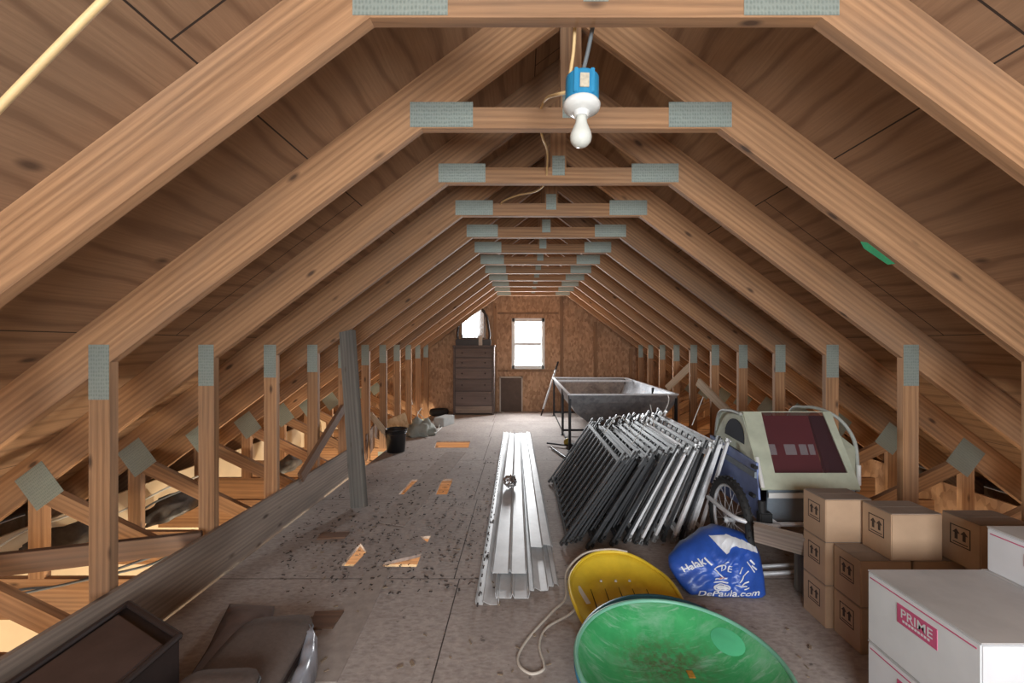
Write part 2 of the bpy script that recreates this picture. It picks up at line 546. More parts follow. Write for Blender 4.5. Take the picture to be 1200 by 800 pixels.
# floor deck with cut-outs
DL, DR = -1.683, 2.115
holes_px = [
    [(509, 524.5), (512, 516.5), (551, 516.5), (549, 524.5)],
    [(467, 579), (483, 561.5), (502, 561.5), (488, 579)],
    [(510, 579), (518, 561), (531, 560.5), (524, 579)],
    [(400, 662.5), (422, 636), (430, 646), (414, 663)],
    [(447, 663.5), (452, 658.5), (494, 648.5), (488, 664)],
    [(492, 628.5), (505, 627.5), (501, 635)],
]
cu = bpy.data.curves.new('floor', 'CURVE'); cu.dimensions = '2D'; cu.fill_mode = 'BOTH'; cu.extrude = .0095
def addspline(pts):
    sp = cu.splines.new('POLY'); sp.points.add(len(pts) - 1)
    for i, (x, y) in enumerate(pts): sp.points[i].co = (x, y, 0, 1)
    sp.use_cyclic_u = True
addspline([(DL, Y0), (DR, Y0), (DR, YW), (DL, YW)])
for h in holes_px: addspline([FL(*p).to_2d() for p in h])
tmp = bpy.data.objects.new('tmp_floor', cu); COL.objects.link(tmp)
me = bpy.data.meshes.new_from_object(tmp.evaluated_get(bpy.context.evaluated_depsgraph_get()))
bpy.data.objects.remove(tmp); bpy.data.curves.remove(cu)
for v in me.vertices: v.co.z -= .0096
me.materials.clear(); me.materials.append(M_FLOOR)
me.name = 'floor'
fo = bpy.data.objects.new('floor', me); COL.objects.link(fo); structure(fo)

# far gable wall with a window opening and a low hatch
WX0, WX1 = P(600, 0, 13.68).x, P(638, 0, 13.68).x
WZ1, WZ0 = P(0, 374, 13.68).z, P(0, 431, 13.68).z
HX0, HX1 = P(585.5, 0, 13.68).x, P(612.5, 0, 13.68).x
HZ1 = P(0, 441, 13.68).z
def wall_grid(name, y0, y1, xs_open, mat):
    """gable wall from bars round its openings; xs_open = (x0,x1,z0,z1)"""
    bm = BM(); x0, x1, z0, z1 = xs_open
    roof = lambda x: PEAK - RISE * abs(x - XC)
    Lx, Rx = XC - 3.6, XC + 3.6
    def col(a, b, za, zb):        # zb None -> up to the roof
        if zb is not None: pts = [(a, y0, za), (b, y0, za), (b, y0, zb), (a, y0, zb)]
        else:
            pts = [(a, y0, za), (b, y0, za), (b, y0, roof(b))]
            if a < XC < b: pts.append((XC, y0, roof(XC)))
            pts.append((a, y0, roof(a)))
        extrude_poly(bm, pts, (0, y1 - y0, 0))
    col(Lx, x0, -.3, None); col(x1, Rx, -.3, None)
    col(x0, x1, -.3, z0); col(x0, x1, z1, None)
    return structure(obj(name, bm, mat))
wall_grid('wall_far', YW, YW + .012, (WX0, WX1, WZ0, WZ1), M_OSB)
BX0, BX1, BZ0, BZ1 = -.75, 1.35, .55, 2.0
wall_grid('wall_near', Y0 - .012, Y0, (BX0, BX1, BZ0, BZ1), M_OSB)

# studs on the far wall (trim)
def trim(name, a, b, mat):
    bm = BM(); box(bm, a, b, .001)
    return structure(obj(name, bm, mat))
yf = YW
for i, px in enumerate((580, 658.5, 698, 740)):
    x = P(px, 0, 13.6).x
    trim('trim_%d' % (i + 1), (x - .03, yf - .038, .0), (x + .03, yf, PEAK - RISE * abs(x - XC) - .25), M_LUMZ)
xa, xb = P(583, 0, 13.6).x, P(655, 0, 13.6).x
trim('trim_5', (xa, yf - .02, P(0, 366.5, 13.6).z - .02), (xb, yf, P(0, 366.5, 13.6).z + .02), M_LUMZ)
trim('trim_6', (xa, yf - .02, P(0, 434.5, 13.6).z - .02), (xb, yf, P(0, 434.5, 13.6).z + .02), M_LUMZ)

# window_1: white two-sash window in the far gable
bm = BM()
fw = .05
for a, b in (((WX0 - .005, WZ0 - .02), (WX0 + fw, WZ1 + .02)), ((WX1 - fw, WZ0 - .02), (WX1 + .005, WZ1 + .02)),
             ((WX0, WZ0 - .02), (WX1, WZ0 + fw)), ((WX0, WZ1 - fw), (WX1, WZ1 + .02))):
    box(bm, (a[0], yf - .02, a[1]), (b[0], yf + .07, b[1]), .003)
win = structure(obj('window_1', bm, M_WHITEPAINT))
zm = P(0, 403, 13.68).z
bm = BM(); box(bm, (WX0 + fw, yf - .005, zm - .022), (WX1 - fw, yf + .05, zm + .022), .003)
for a, b in ((WZ0 + fw, zm - .02), (zm + .02, WZ1 - fw)):
    for x in (WX0 + fw, WX1 - fw - .02): box(bm, (x, yf + .01, a), (x + .02, yf + .04, b))
structure(obj('window_sash', bm, M_WHITEPAINT, win))
for a, b in ((WZ0 + fw, zm - .02), (zm + .02, WZ1 - fw)):
    bm = BM(); box(bm, (WX0 + fw, yf + .028, a), (WX1 - fw, yf + .032, b))
    structure(obj('window_pane', bm, M_GLASS, win))
# assumed_window: assumed, unseen window behind the camera, added to supply front light
bm = BM()
for a, b in (((BX0, BZ0), (BX0 + .05, BZ1)), ((BX1 - .05, BZ0), (BX1, BZ1)), ((BX0, BZ0), (BX1, BZ0 + .05)), ((BX0, BZ1 - .05), (BX1, BZ1)),
             (((BX0 + BX1) / 2 - .025, BZ0), ((BX0 + BX1) / 2 + .025, BZ1))):
    box(bm, (a[0], Y0 - .05, a[1]), (b[0], Y0 + .02, b[1]), .003)
structure(obj('assumed_window', bm, M_WHITEPAINT))

# low hatch door under the window
bm = BM(); box(bm, (HX0 + .02, yf - .03, 0.0), (HX1 - .02, yf - .005, HZ1 - .02), .003)
dr = structure(obj('door_1', bm, M_DOORBRN))
bm = BM()
box(bm, (HX0, yf - .035, 0), (HX0 + .025, yf, HZ1)); box(bm, (HX1 - .025, yf - .035, 0), (HX1, yf, HZ1)); box(bm, (HX0, yf - .035, HZ1 - .025), (HX1, yf, HZ1))
structure(obj('door_frame', bm, M_PAINTDULL, dr))

# the garage below and the eave walls, seen through the truss webs and the floor openings
EW = 3.35
for sgn, nm in ((-1, 'wall_left'), (1, 'wall_right')):
    x = XC + sgn * EW
    bm = BM(); box(bm, (x, Y0, -2.7), (x + sgn * .02, YW, .14))
    structure(obj(nm, bm, M_INSUL if sgn < 0 else M_OSB))
bm = BM(); box(bm, (XC - EW, Y0, -2.72), (XC + EW, YW, -2.7)); structure(obj('floor_below', bm, M_CONC))
bm = BM(); box(bm, (XC - EW, YW, -2.7), (XC + EW, YW + .02, -.28)); structure(obj('wall_far_below', bm, M_INSUL))
bm = BM(); box(bm, (XC - EW, Y0 - .02, -2.7), (XC + EW, Y0, -.28)); structure(obj('wall_near_below', bm, M_INSUL))

for sgn, nm in ((-1, 'trim_7'), (1, 'trim_8')):
    bm = BM(); box(bm, (XC + sgn * 3.76, Y0, -.32), (XC + sgn * 3.78, YW, .075)); box(bm, (XC + sgn * (EW + .02), Y0, -.32), (XC + sgn * 3.76, YW, -.30))
    structure(obj(nm, bm, M_OSBPALE))
# ------------------------------------------------------------------ roof trusses
TH = .038
POSTX = 1.988
def make_truss(i):
    y = (i + .95) * S
    t = thing('roof_truss', (XC, y, 0), '', 'truss', 'roof trusses')
    for s in (-1, 1):
        poly = [(0, under(0)), (s * 3.72, under(3.72)), (s * 3.72, under(3.72) + VT), (0, under(0) + VT)]
        prism('rafter', poly, 0, TH, (0, under(0)), (s * 3.72, under(3.72)), M_LUM, t)
    ct = CB + .089
    hl = lambda z: HB - (z - CB) / RISE
    prism('collar_tie', [(-hl(CB), CB), (hl(CB), CB), (hl(ct), ct), (-hl(ct), ct)], 0, TH, (-HB, CB), (HB, CB), M_LUM, t)
    prism('king_post', [(-.0445, ct), (.0445, ct), (.0445, under(.0445)), (0, under(0)), (-.0445, under(.0445))], 0, TH, (0, ct), (0, under(0)), M_LUM, t)
    zc = -.021
    prism('bottom_chord', [(-3.3, zc - .23), (3.3, zc - .23), (3.3, zc), (-3.3, zc)], 0, TH, (-3.3, zc), (3.3, zc), M_LUM, t)
    for s in (-1, 1):
        a, b = POSTX - .0445, POSTX + .0445
        prism('knee_post', [(s * a, zc), (s * b, zc), (s * b, under(b)), (s * a, under(a))], 0, TH, (s * POSTX, zc), (s * POSTX, 1.2), M_LUM, t)
        c, d = 2.905, 2.994
        prism('web_upright', [(s * c, zc), (s * d, zc), (s * d, under(d)), (s * c, under(c))], 0, TH, (s * 2.95, zc), (s * 2.95, .45), M_LUM, t)
        prism('web_diagonal', [(s * b, .085), (s * b, -.018), (s * c, under(c) - .105), (s * c, under(c) - .002)], 0, TH, (s * b, .03), (s * c, under(c) - .06), M_LUM, t)
        # connector plates on the near face
        def plate(cx, cz, w, h, ang):
            bm = BM(); box(bm, (-w / 2, -.002, -h / 2), (w / 2, -.0002, h / 2))
            o = obj('gusset_plate', bm, M_GUSSET, local=True); o.parent = t
            o.location = (cx, 0, cz); o.rotation_euler = (0, ang, 0)
        plate(s * .545, CB + .058, .265, .105, 0)
        plate(s * (POSTX + .001), 1.185, .086, .232, 0)
        plate(s * 2.93, .505, .19, .21, s * math.atan(RISE))
        plate(s * 2.0, -.14, .10, .15, 0)
    bm = BM(); box(bm, (-.035, -.002, -.055), (.035, -.0002, .055))
    o = obj('gusset_plate', bm, M_GUSSET, local=True); o.parent = t; o.location = (0, 0, ct + .01)
    return t

ordn = ['first', 'second', 'third', 'fourth', 'fifth', 'sixth', 'seventh', 'eighth', 'ninth', 'tenth', 'eleventh', 'twelfth']
t1 = make_truss(1)
trusses = [t1]
for i in range(2, 13):
    c = copy_tree(t1); c.location.y = (i + .95) * S
    trusses.append(c)
extra = {0: 'nearest roof truss, its collar tie cut by the top edge of the photo',
         1: 'roof truss whose collar tie is just behind the hanging light bulb',
         11: 'farthest roof truss, standing against the far gable wall'}
for k, t in enumerate(trusses):
    t['label'] = extra.get(k, '%s roof truss counted from the camera, with plated collar tie and knee posts' % ordn[k])
# green paint mark on the underside edge of the second truss's right rafter
bm = BM()
yT = 2.95 * S
pts = [P(1008, 283, 2.95), P(1016, 284, 2.95), P(1049, 309, 2.95), P(1040, 310, 2.95), P(1012, 291, 2.95)]
extrude_poly(bm, [(p.x, yT - .0012, p.z) for p in pts], (0, .001, 0))
mk = obj('paint_mark', bm, M_GREENMARK, trusses[1]); mk['label'] = 'smear of green paint'

# ------------------------------------------------------------------ long boards on the left
bx = -1.704
y0, y1 = .75, 6.85 * S
o = board('wall_plank', (bx, y0, -.0205 + .148), (bx - .004, y1, -.0205 + .148), .296, .026, M_OLDBOARD)
tag(o, 'long wide dusty plank set on edge along the left knee posts', 'plank')
# weathered grey plank leaning on a rafter
b0 = FL(421, 597); b1 = P(407, 388, 5.86)
o = board('leaning_plank', b0 + Vector((0, 0, .02)), b1, .135, .045, M_GREYWOOD, up=(1, -.35, 0))
tag(o, 'weathered grey plank leaning upright against the left rafters', 'plank')
# brown brace behind the nearest left knee post
o = board('brace_board', P(-60, 668, 3.25), P(236, 634, 3.84), .105, .038, M_BRACE)
tag(o, 'dark brown brace board nailed low across the left knee posts', 'board')
# thin diagonal braces in the eaves
o = board('eave_brace', P(352, 560, 5.35), P(402, 478, 6.6), .085, .03, M_BRACE)
tag(o, 'dark brace running diagonally behind the left knee posts beside the grey plank', 'board')
o = board('eave_strip', P(782, 455, 9.5), P(812, 426, 9.0), .085, .03, M_PALEWOOD)
tag(o, 'pale short strut slanting behind the right knee posts above the tank', 'board')
o = board('eave_strip', P(818, 447, 7.5), P(868, 497, 6.6), .085, .03, M_PALEWOOD)
tag(o, 'pale strut sloping down behind the right knee posts toward the bike trailer', 'board')

# raised pale strips of sheathing down the deck
def strip(px, label):
    bm = BM(); extrude_poly(bm, [FL(*p) + Vector((0, 0, .0005)) for p in px], (0, 0, .004))
    c = sum((FL(*p) for p in px), Vector()) / len(px)
    return tag(obj('floor_strip', bm, M_STRIP, loc=(c.x, c.y, 0)), label, 'plank')
M_STRIP = plain('dusty_ply_strip', (.40, .335, .295), .9, 0, .25, 22, .2)
strip([(522, 530), (546, 530), (474, 617), (441, 612)], 'flat dusty plywood strip lying on the deck between the lit openings')
strip([(433, 666), (459, 666), (395, 800), (330, 800)], 'flat dusty plywood strip lying in front of the triangular floor opening')

# leaf litter and wood chips: nobody could count them
def litter(name, mat, n, area, smin, smax, label, seed):
    rnd = random.Random(seed); bm = BM()
    for _ in range(n):
        px, py = area(rnd)
        p = FL(px, py)
        if p.x < DL + .05 or p.x > DR - .1: continue
        a = rnd.uniform(0, PI); l = rnd.uniform(smin, smax); w = l * rnd.uniform(.15, .5)
        m = Matrix.Translation(p + Vector((0, 0, .006))) @ Matrix.Rotation(a, 4, 'Z') @ Matrix.Rotation(rnd.uniform(-.15, .15), 4, 'X')
        bmesh.ops.create_cube(bm, size=1, matrix=m @ Matrix.Diagonal((l, w, .003, 1)))
    return tag(obj(name, bm, mat), label, 'debris', kind='stuff')
def area1(r):
    while True:
        px, py = r.uniform(330, 590), r.uniform(530, 700)
        if px > 700 - py * .55 - 40 + 0 * px and r.random() < (1.2 - abs(py - 610) / 110): return px, py
for px, lab in (([(363, 738), (369, 719), (403, 718), (390, 738)], 'flat dark brown piece standing in for the dark floor notch behind the taupe cushion'), ([(371, 633), (378, 626), (410, 625), (404, 631)], 'thin flat dark brown piece standing in for the dark floor slot beside the foot of the grey leaning plank')):
    bm = BM(); extrude_poly(bm, [FL(*p) + Vector((0, 0, .0008)) for p in px], (0, 0, .012)); c = FL(*px[0])
    tag(obj('dark_opening', bm, M_BRACE, loc=c), lab, 'scrap')  # flat dark pieces added in place of unlit floor openings
litter('leaf_litter', M_CHIP, 800, area1, .006, .024, 'dark leaf litter scattered over the left side of the deck', 3)
def area2(r): return r.uniform(360, 960), r.uniform(520, 795)
litter('wood_chips', M_WOODCHIP, 160, area2, .008, .03, 'small pale chips and dust scattered over the deck', 5)

# ------------------------------------------------------------------ white soffit lengths
def trough(name, nl, nr, ny, fl, fr, fy, z, lips, label, holes=False):
    """a long roll-formed length; nl/nr/ny near end pixels, fl/fr/fy far end pixels"""
    A, B = FL(nl, ny, z), FL(nr, ny, z); C, D = FL(fl, fy, z), FL(fr, fy, z)
    bm = BM()
    prof = lips                      # list of (u, h)
    rows = []
    N = 10
    for k in range(N + 1):
        f = k / N
        a = A.lerp(C, f); b = B.lerp(D, f)
        sag = .004 * math.sin(f * 5 + nl)
        rows.append([a.lerp(b, u) + Vector((0, 0, h + sag)) for u, h in prof])
    V = [[bm.verts.new(p) for p in r] for r in rows]
    for k in range(N):
        for j in range(len(prof) - 1): bm.faces.new((V[k][j], V[k][j + 1], V[k + 1][j + 1], V[k + 1][j]))
    bmesh.ops.recalc_face_normals(bm, faces=bm.faces[:])
    bmesh.ops.solidify(bm, geom=bm.faces[:], thickness=.002)
    c = (A + B) / 2
    o = obj(name, bm, M_WHITEMETAL, loc=(c.x, c.y, 0))
    tag(o, label, 'trim', 'white metal trim lengths')
    return o
T1 = [(0, .026), (.02, .004), (.30, .0), (.34, .016), (.62, .0), (.97, .002), (1, .03)]
T2 = [(0, .03), (.03, .002), (.46, .0), (.5, .022), (.56, 0), (.96, .0), (1, .03)]
T3 = [(0, .004), (.5, 0), (.55, .02), (.9, .012), (1, .0)]
o = trough('metal_trim', 557, 585, 708, 590, 599, 507, .004, T1, 'leftmost white metal trim length, with nail holes down its left edge')
bm = BM()
for k in range(46):
    f = k / 46
    a = FL(559.5, 708, .03).lerp(FL(591, 507, .03), f)
    box(bm, a + Vector((-.004, -.014, -.004)), a + Vector((.004, .014, .0012)))
obj('nail_slots', bm, M_CHIP, o)['kind'] = 'stuff'
trough('metal_trim', 580, 621, 702, 597, 610, 508, .008, T2, 'white metal trim length second from left, reaching out under the shorter one')
trough('metal_trim', 576, 618, 671, 597, 609, 508, .045, T2, 'wide white metal trim length on top, carrying the crumpled foil')
trough('metal_trim', 618, 643, 693, 608, 617, 508, .006, T1, 'white metal trim length right of the middle of the pile')
trough('metal_trim', 641, 655, 687, 614, 621, 508, .004, T3, 'narrow white metal trim length on the right edge of the pile')
trough('metal_trim', 622, 648, 641, 610, 622, 507, .04, T3, 'short white metal trim length lying on the right side of the pile')
# crumpled foil roll
c = FL(598, 571, .055) + Vector((0, 0, .055))
bm = BM(); bmesh.ops.create_icosphere(bm, subdivisions=4, radius=1)
for v in bm.verts:
    d = 1 + .22 * (noise.noise(v.co * 3.1) + .6 * noise.noise(v.co * 7.0))
    v.co = c + Vector((v.co.x * .055 * d, v.co.y * .07 * d, v.co.z * .055 * d))
tag(obj('foil_bundle', bm, M_FOIL, loc=c - Vector((0, 0, .055))), 'crumpled silver foil bundle lying on the white metal trim', 'foil')

# ------------------------------------------------------------------ stack of leaning rail panels
NP = 30
DEP = 1.25
def make_panel(L, body, clip, hw):
    t = thing('rail_panel', (0, 0, 0), '', 'panel', 'metal rail panels leaning in a row')
    def part(nm, bmx, m): return obj(nm, bmx, m, t, local=True)
    for y in (0, DEP):
        bm = BM(); box(bm, (-hw, y - .014, 0), (hw, y + .014, L), .002); part('post', bm, body)
        bm = BM(); box(bm, (-.0085, y - .017, -.0), (.0085, y + .017, .05), .003); box(bm, (-.004, y - .04, .01), (.004, y - .014, .03)); part('foot_bracket', bm, clip)
        bm = BM(); box(bm, (-.0085, y - .018, L - .012), (.0085, y + .018, L + .014), .003); box(bm, (-.004, y - .045, L - .004), (.004, y - .016, L + .008)); part('top_bracket', bm, clip)
    for nm, z in (('bottom_rail', .07), ('top_rail', L - .055)):
        bm = BM(); box(bm, (-.006, .014, z - .012), (.006, DEP - .014, z + .012), .002); part(nm, bm, body)
    for k in range(10):
        y = DEP * (k + 1) / 11
        bm = BM(); box(bm, (-.005, y - .008, .084), (.005, y + .008, L - .068)); part('baluster', bm, body)
    return t
protoD = make_panel(.70, M_DARKMETAL, M_CLIP, .0065)
protoS = make_panel(.69, M_TUBE, M_CLIPS, .0078)
used = {'D': False, 'S': False}
order = ['leftmost', 'second', 'third', 'fourth', 'fifth', 'sixth', 'seventh', 'eighth', 'ninth', 'tenth', 'eleventh', 'twelfth', 'thirteenth', 'fourteenth', 'fifteenth', 'sixteenth', 'seventeenth', 'eighteenth', 'nineteenth', 'twentieth',
         'twenty-first', 'twenty-second', 'twenty-third', 'twenty-fourth', 'twenty-fifth', 'twenty-sixth', 'twenty-seventh', 'twenty-eighth', 'twenty-ninth', 'rightmost']
rnd = random.Random(11)
silver_set = {14, 16, 18, 19, 20, 22, 23, 24, 26, 27, 28, 29}
for i in range(NP):
    f = i / (NP - 1)
    kind = 'S' if i in silver_set else 'D'
    proto = protoS if kind == 'S' else protoD
    p = proto if not used[kind] else copy_tree(proto)
    used[kind] = True
    lean = math.atan(.70 + (.31 - .70) * f ** 1.2) + rnd.uniform(-.004, .004)
    X = .245 + (1.175 - .245) * f
    Y = 2.75 + .10 * f + rnd.uniform(-.07, .06)
    p.location = (X, Y, .012)
    p.scale = (1, 1, rnd.uniform(.95, 1.03))
    p.rotation_euler = (0, lean, rnd.uniform(-.003, .003))
    w = 'silver' if kind == 'S' else 'dark grey'
    o_ = order[i]
    p['label'] = ('%s metal rail panel, %s in the leaning row' % (w, o_)) if i in (0, NP - 1) else '%s metal rail panel, %s from the left in the leaning row' % (w, o_)

# loose wires sticking out of the stack
for k, (pts, lab) in enumerate((
        ([P(708, 508, 5.6), P(726, 487, 5.6), P(743, 510, 5.4)], 'bent white wire rising in a peak from the left end of the rail panels'),
        ([P(741, 520, 5.2), P(754, 500, 5.3), P(763, 488, 5.4)], 'thin white wire slanting up from the middle of the rail panels'),
        ([P(766, 500, 5.4), P(765, 490, 5.5), P(762, 474, 5.6)], 'upright thin wire in front of the metal tank'),
        ([P(772, 490, 5.9), P(781, 478, 6.0), P(784, 468, 6.0), P(783, 463, 6.1)], 'curved white wire hooked at the right corner of the tank'),
        ([P(811, 498, 5.4), P(818, 480, 5.5), P(824, 465, 5.6)], 'pale cord rising from the right end of the rail panels'))):
    bm = BM(); tube(bm, spline(pts, 6), .0035, 6)
    tag(obj('loose_wire', bm, M_WHITECABLE, loc=pts[0]), lab, 'wire', 'loose wires')

# ------------------------------------------------------------------ galvanised tank on a stand
zr = .69
A = FL(665, 462.5, zr); n1 = A.y; A.y = n1
xl, xr = .572, 1.90
yn, yfar = A.y, 7.86
tk = thing('metal_tank', ((xl + xr) / 2, (yn + yfar) / 2, 0), 'long galvanised metal tank on a black angle iron stand before the far wall', 'tank')
bm = BM()
def ring(x0, x1, ya, yb, z): return [bm.verts.new(v) for v in ((x0, ya, z), (x1, ya, z), (x1, yb, z), (x0, yb, z))]
def sides(a, b):
    for k in range(4): bm.faces.new((a[k], a[(k + 1) % 4], b[(k + 1) % 4], b[k]))
th = .004
secs = [(xl, xr, yn, yfar, zr), (xl + .02, xr - .02, yn + .03, yfar - .03, zr - .10), (xl + .10, xr - .10, yn + .10, yfar - .10, zr - .24), (xl + .25, xr - .25, yn + .17, yfar - .16, zr - .36), (xl + .34, xr - .34, yn + .24, yfar - .24, zr - .38)]
ro = [ring(*s) for s in secs]
for a, b in zip(ro[:-1], ro[1:]): sides(a, b)
bm.faces.new(ro[-1])
inn = [ring(s[0] + th, s[1] - th, s[2] + th, s[3] - th, s[4] + (0 if i == 0 else th)) for i, s in enumerate(secs)]
for a, b in zip(inn[:-1], inn[1:]): sides(b, a)
bm.faces.new(inn[-1][::-1]); sides(ro[0], inn[0])
bmesh.ops.subdivide_edges(bm, edges=bm.edges[:], cuts=2, use_grid_fill=True)
for v in bm.verts:
    if v.co.z < zr - .02: v.co += Vector((noise.noise(v.co * 2.7), noise.noise(v.co * 2.9 + Vector((5, 1, 2))), 0)) * .014
obj('basin', bm, M_GALV, tk, smooth=False)
bm = BM()
for p, q in (((xl, yn), (xr, yn)), ((xr, yn), (xr, yfar)), ((xr, yfar), (xl, yfar)), ((xl, yfar), (xl, yn))):
    bar(bm, (p[0], p[1], zr + .004), (q[0], q[1], zr + .004), .018, .03)
obj('rim', bm, M_SILVER, tk)
bm = BM(); bar(bm, (xl + .02, yfar - .55, zr - .005), (xr - .02, yfar - .55, zr - .005), .03, .03); obj('cross_rail', bm, M_SILVER, tk)
for x in (xl + .012, xr - .012):
    for y in (yn + .03, yn + .95, yfar - .02):
        bm = BM(); box(bm, (x - .016, y - .016, 0), (x + .016, y - .012, zr - .006)); box(bm, (x - .016, y - .016, 0), (x - .012, y + .016, zr - .006))
        box(bm, (x - .03, y - .03, 0), (x + .03, y + .03, .006))
        obj('leg', bm, M_BLACKMETAL, tk)
bm = BM()
for y in (yn + .95, yfar - .05): bar(bm, (xl, y, .07), (xr, y, .07), .03, .006)
for x in (xl + .012, xr - .012): bar(bm, (x, yn, .05), (x, yfar, .05), .03, .006)
obj('lower_brace', bm, M_BLACKMETAL, tk)

# white metal rail leaning on the far wall left of the tank
b0 = FL(634, 487); b1 = P(654, 424, 13.5)
t = thing('leaning_rail', b0, 'white metal rail leaning on the far wall beside the metal tank', 'rail')
bm = BM(); bar(bm, b0 + (b1 - b0) * .12, b1 - (b1 - b0) * .16, .07, .03, (0, -1, 0)); obj('channel', bm, M_WHITEMETAL, t)
bm = BM(); bar(bm, b0, b0 + (b1 - b0) * .12, .03, .02, (0, -1, 0)); bar(bm, b1 - (b1 - b0) * .16, b1, .05, .03, (0, -1, 0)); obj('end_bracket', bm, M_BLACKMETAL, t)

# tools by the tank's near leg
b = FL(665, 524)
t = thing('pipe_clamp', b, 'yellow headed clamp with long dark bars beside the tank leg', 'tool')
p1, p2 = FL(641, 519, .03), FL(702, 526, .03)
bm = BM(); tube(bm, [p1, p2], .011, 8); obj('bar', bm, M_BLACKMETAL, t)
bm = BM(); tube(bm, [FL(646, 524, .02), FL(676, 545, .02)], .012, 8); obj('bar', bm, M_BLACKMETAL, t)
c = FL(665, 523, .0)
bm = BM(); bmesh.ops.create_icosphere(bm, subdivisions=2, radius=1)
for v in bm.verts: v.co = c + Vector((v.co.x * .05, v.co.y * .05, max(0.0, (v.co.z + 1) * .055)))
obj('clamp_head', bm, M_YTOOL, t)
bm = BM(); box(bm, c + Vector((.02, -.06, 0)), c + Vector((.15, .03, .04)), .008); obj('clamp_foot', bm, M_BLACKMETAL, t)

# ------------------------------------------------------------------ dresser with mirror
nd = 13.0
dx0, dx1 = P(531, 0, nd).x, P(579, 0, nd).x
dzt = P(0, 404.5, nd).z
dy = nd * S
dz = thing('dresser', ((dx0 + dx1) / 2, dy + .18, 0), 'tall dark wooden chest of drawers against the far wall', 'dresser')
bm = BM()
box(bm, (dx0, dy + .02, .05), (dx1, yf - .045, dzt - .025), .004)
box(bm, (dx0, dy, .0), (dx0 + .035, dy + .05, dzt - .02), .003); box(bm, (dx1 - .035, dy, 0), (dx1, dy + .05, dzt - .02), .003)
obj('carcass', bm, M_DRESSER, dz)
bm = BM(); box(bm, (dx0 - .015, dy - .01, dzt - .025), (dx1 + .015, yf - .04, dzt), .005); obj('top', bm, M_DRESSER, dz)
dys = [P(0, py, nd).z for py in (408, 419, 431, 444, 458, 475)]
for a, b in zip(dys[:-1], dys[1:]):
    bm = BM(); box(bm, (dx0 + .045, dy + .002, b + .008), (dx1 - .045, dy + .018, a - .008), .004); d = obj('drawer', bm, M_DRESSER, dz)
    for fx in (.22, .78):
        x = dx0 + (dx1 - dx0) * fx; z = (a + b) / 2
        bm = BM(); lathe(bm, [(.008, 0), (.008, -.008), (.014, -.014), (.0, -.02)], (x, dy + .002, z), 10, 'y'); obj('knob', bm, M_MIRFRAME, d)
bm = BM(); box(bm, (dx0 + .04, dy + .012, .03), (dx1 - .04, dy + .018, P(0, 476, nd).z), .002); obj('apron', bm, M_OLDBOARD, dz)

# mirror standing on the dresser
nm = 13.15; ym = nm * S
mz = thing('dresser_mirror', (P(556, 0, nm).x, ym, dzt), 'dark framed mirror with lyre shaped supports standing on the dresser', 'mirror')
gx0, gx1 = P(541.5, 0, nm).x, P(568, 0, nm).x; gz0, gz1 = P(0, 396, nm).z, P(0, 362, nm).z
pts = []
for k in range(9):
    a = PI * k / 8; pts.append(((gx1 + gx0) / 2 + (gx1 - gx0) / 2 * math.copysign(abs(math.cos(a)) ** .35, math.cos(a)), gz1 - .05 + .05 * math.sin(a)))
pts += [(gx0, gz0), (gx1, gz0)]
my, mp_ = .16, -.055        # the glass is swivelled a little toward the assumed near window
pts = [((gx0 + gx1) / 2 + (x - (gx0 + gx1) / 2) * math.cos(my), ym - .005 + (x - (gx0 + gx1) / 2) * math.sin(my) + (z - (gz0 + gz1) / 2) * mp_, z) for x, z in pts]
bm = BM(); extrude_poly(bm, pts, (0, .006, 0))
mp = obj('mirror_glass', bm, M_MIRROR, mz)
bm = BM(); tube(bm, [Vector(p) + Vector((0, .004, 0)) for p in pts], .014, 8, closed=True); obj('mirror_frame', bm, M_MIRFRAME, mz)
for s, x0 in ((-1, gx0), (1, gx1)):
    bm = BM(); tube(bm, spline([(x0 + s * .03, ym + .015, dzt + .01), (x0 + s * .09, ym + .015, dzt + .16), (x0 + s * .07, ym + .015, dzt + .34), (x0 + s * .035, ym + .015, dzt + .55), (x0 - s * .05, ym + .015, dzt + .66)], 6), .022, 8)
    obj('support', bm, M_MIRFRAME, mz, smooth=True)
bm = BM(); box(bm, (gx0 - .12, ym - .03, dzt), (gx1 + .12, ym + .04, gz0 - .02), .01); obj('base', bm, M_MIRFRAME, mz)

# small items leaning in front of the mirror
c = P(563, 396, 13.02); bm = BM(); box(bm, (c.x - .035, c.y, dzt + .0), (c.x + .035, c.y + .012, dzt + .17), .004)
tag(obj('picture_card', bm, M_PAINTDULL, loc=(c.x, c.y, dzt)), 'small tan card standing on the dresser before the mirror', 'card')

# ------------------------------------------------------------------ bucket and clutter on the left
c = FL(461, 531.5); R = .135
bk = thing('bucket', c + Vector((0, .1, 0)), 'black plastic bucket standing behind the grey leaning plank', 'bucket')
cc = c + Vector((0, .1, 0))
bm = BM(); lathe(bm, [(0, .004), (.105, .004), (.128, .268), (.134, .272), (.136, .28), (.132, .282), (.126, .274), (.103, .012), (0, .012)], cc, 28); obj('pail', bm, M_BUCKET, bk, smooth=True)
for z in (.232, .252):
    bm = BM(); tube(bm, [cc + Vector((.132 * math.cos(a), .132 * math.sin(a), z)) for a in [2 * PI * k / 28 for k in range(28)]], .004, 6, closed=True); obj('rib', bm, M_BUCKET, bk)
o = board('stir_stick', cc + Vector((.045, .0, .02)), P(433, 484, 8.35), .07, .012, M_PALEWOOD, up=(.8, 0, .6)); tag(o, 'grey flat stick standing in the black bucket', 'stick')
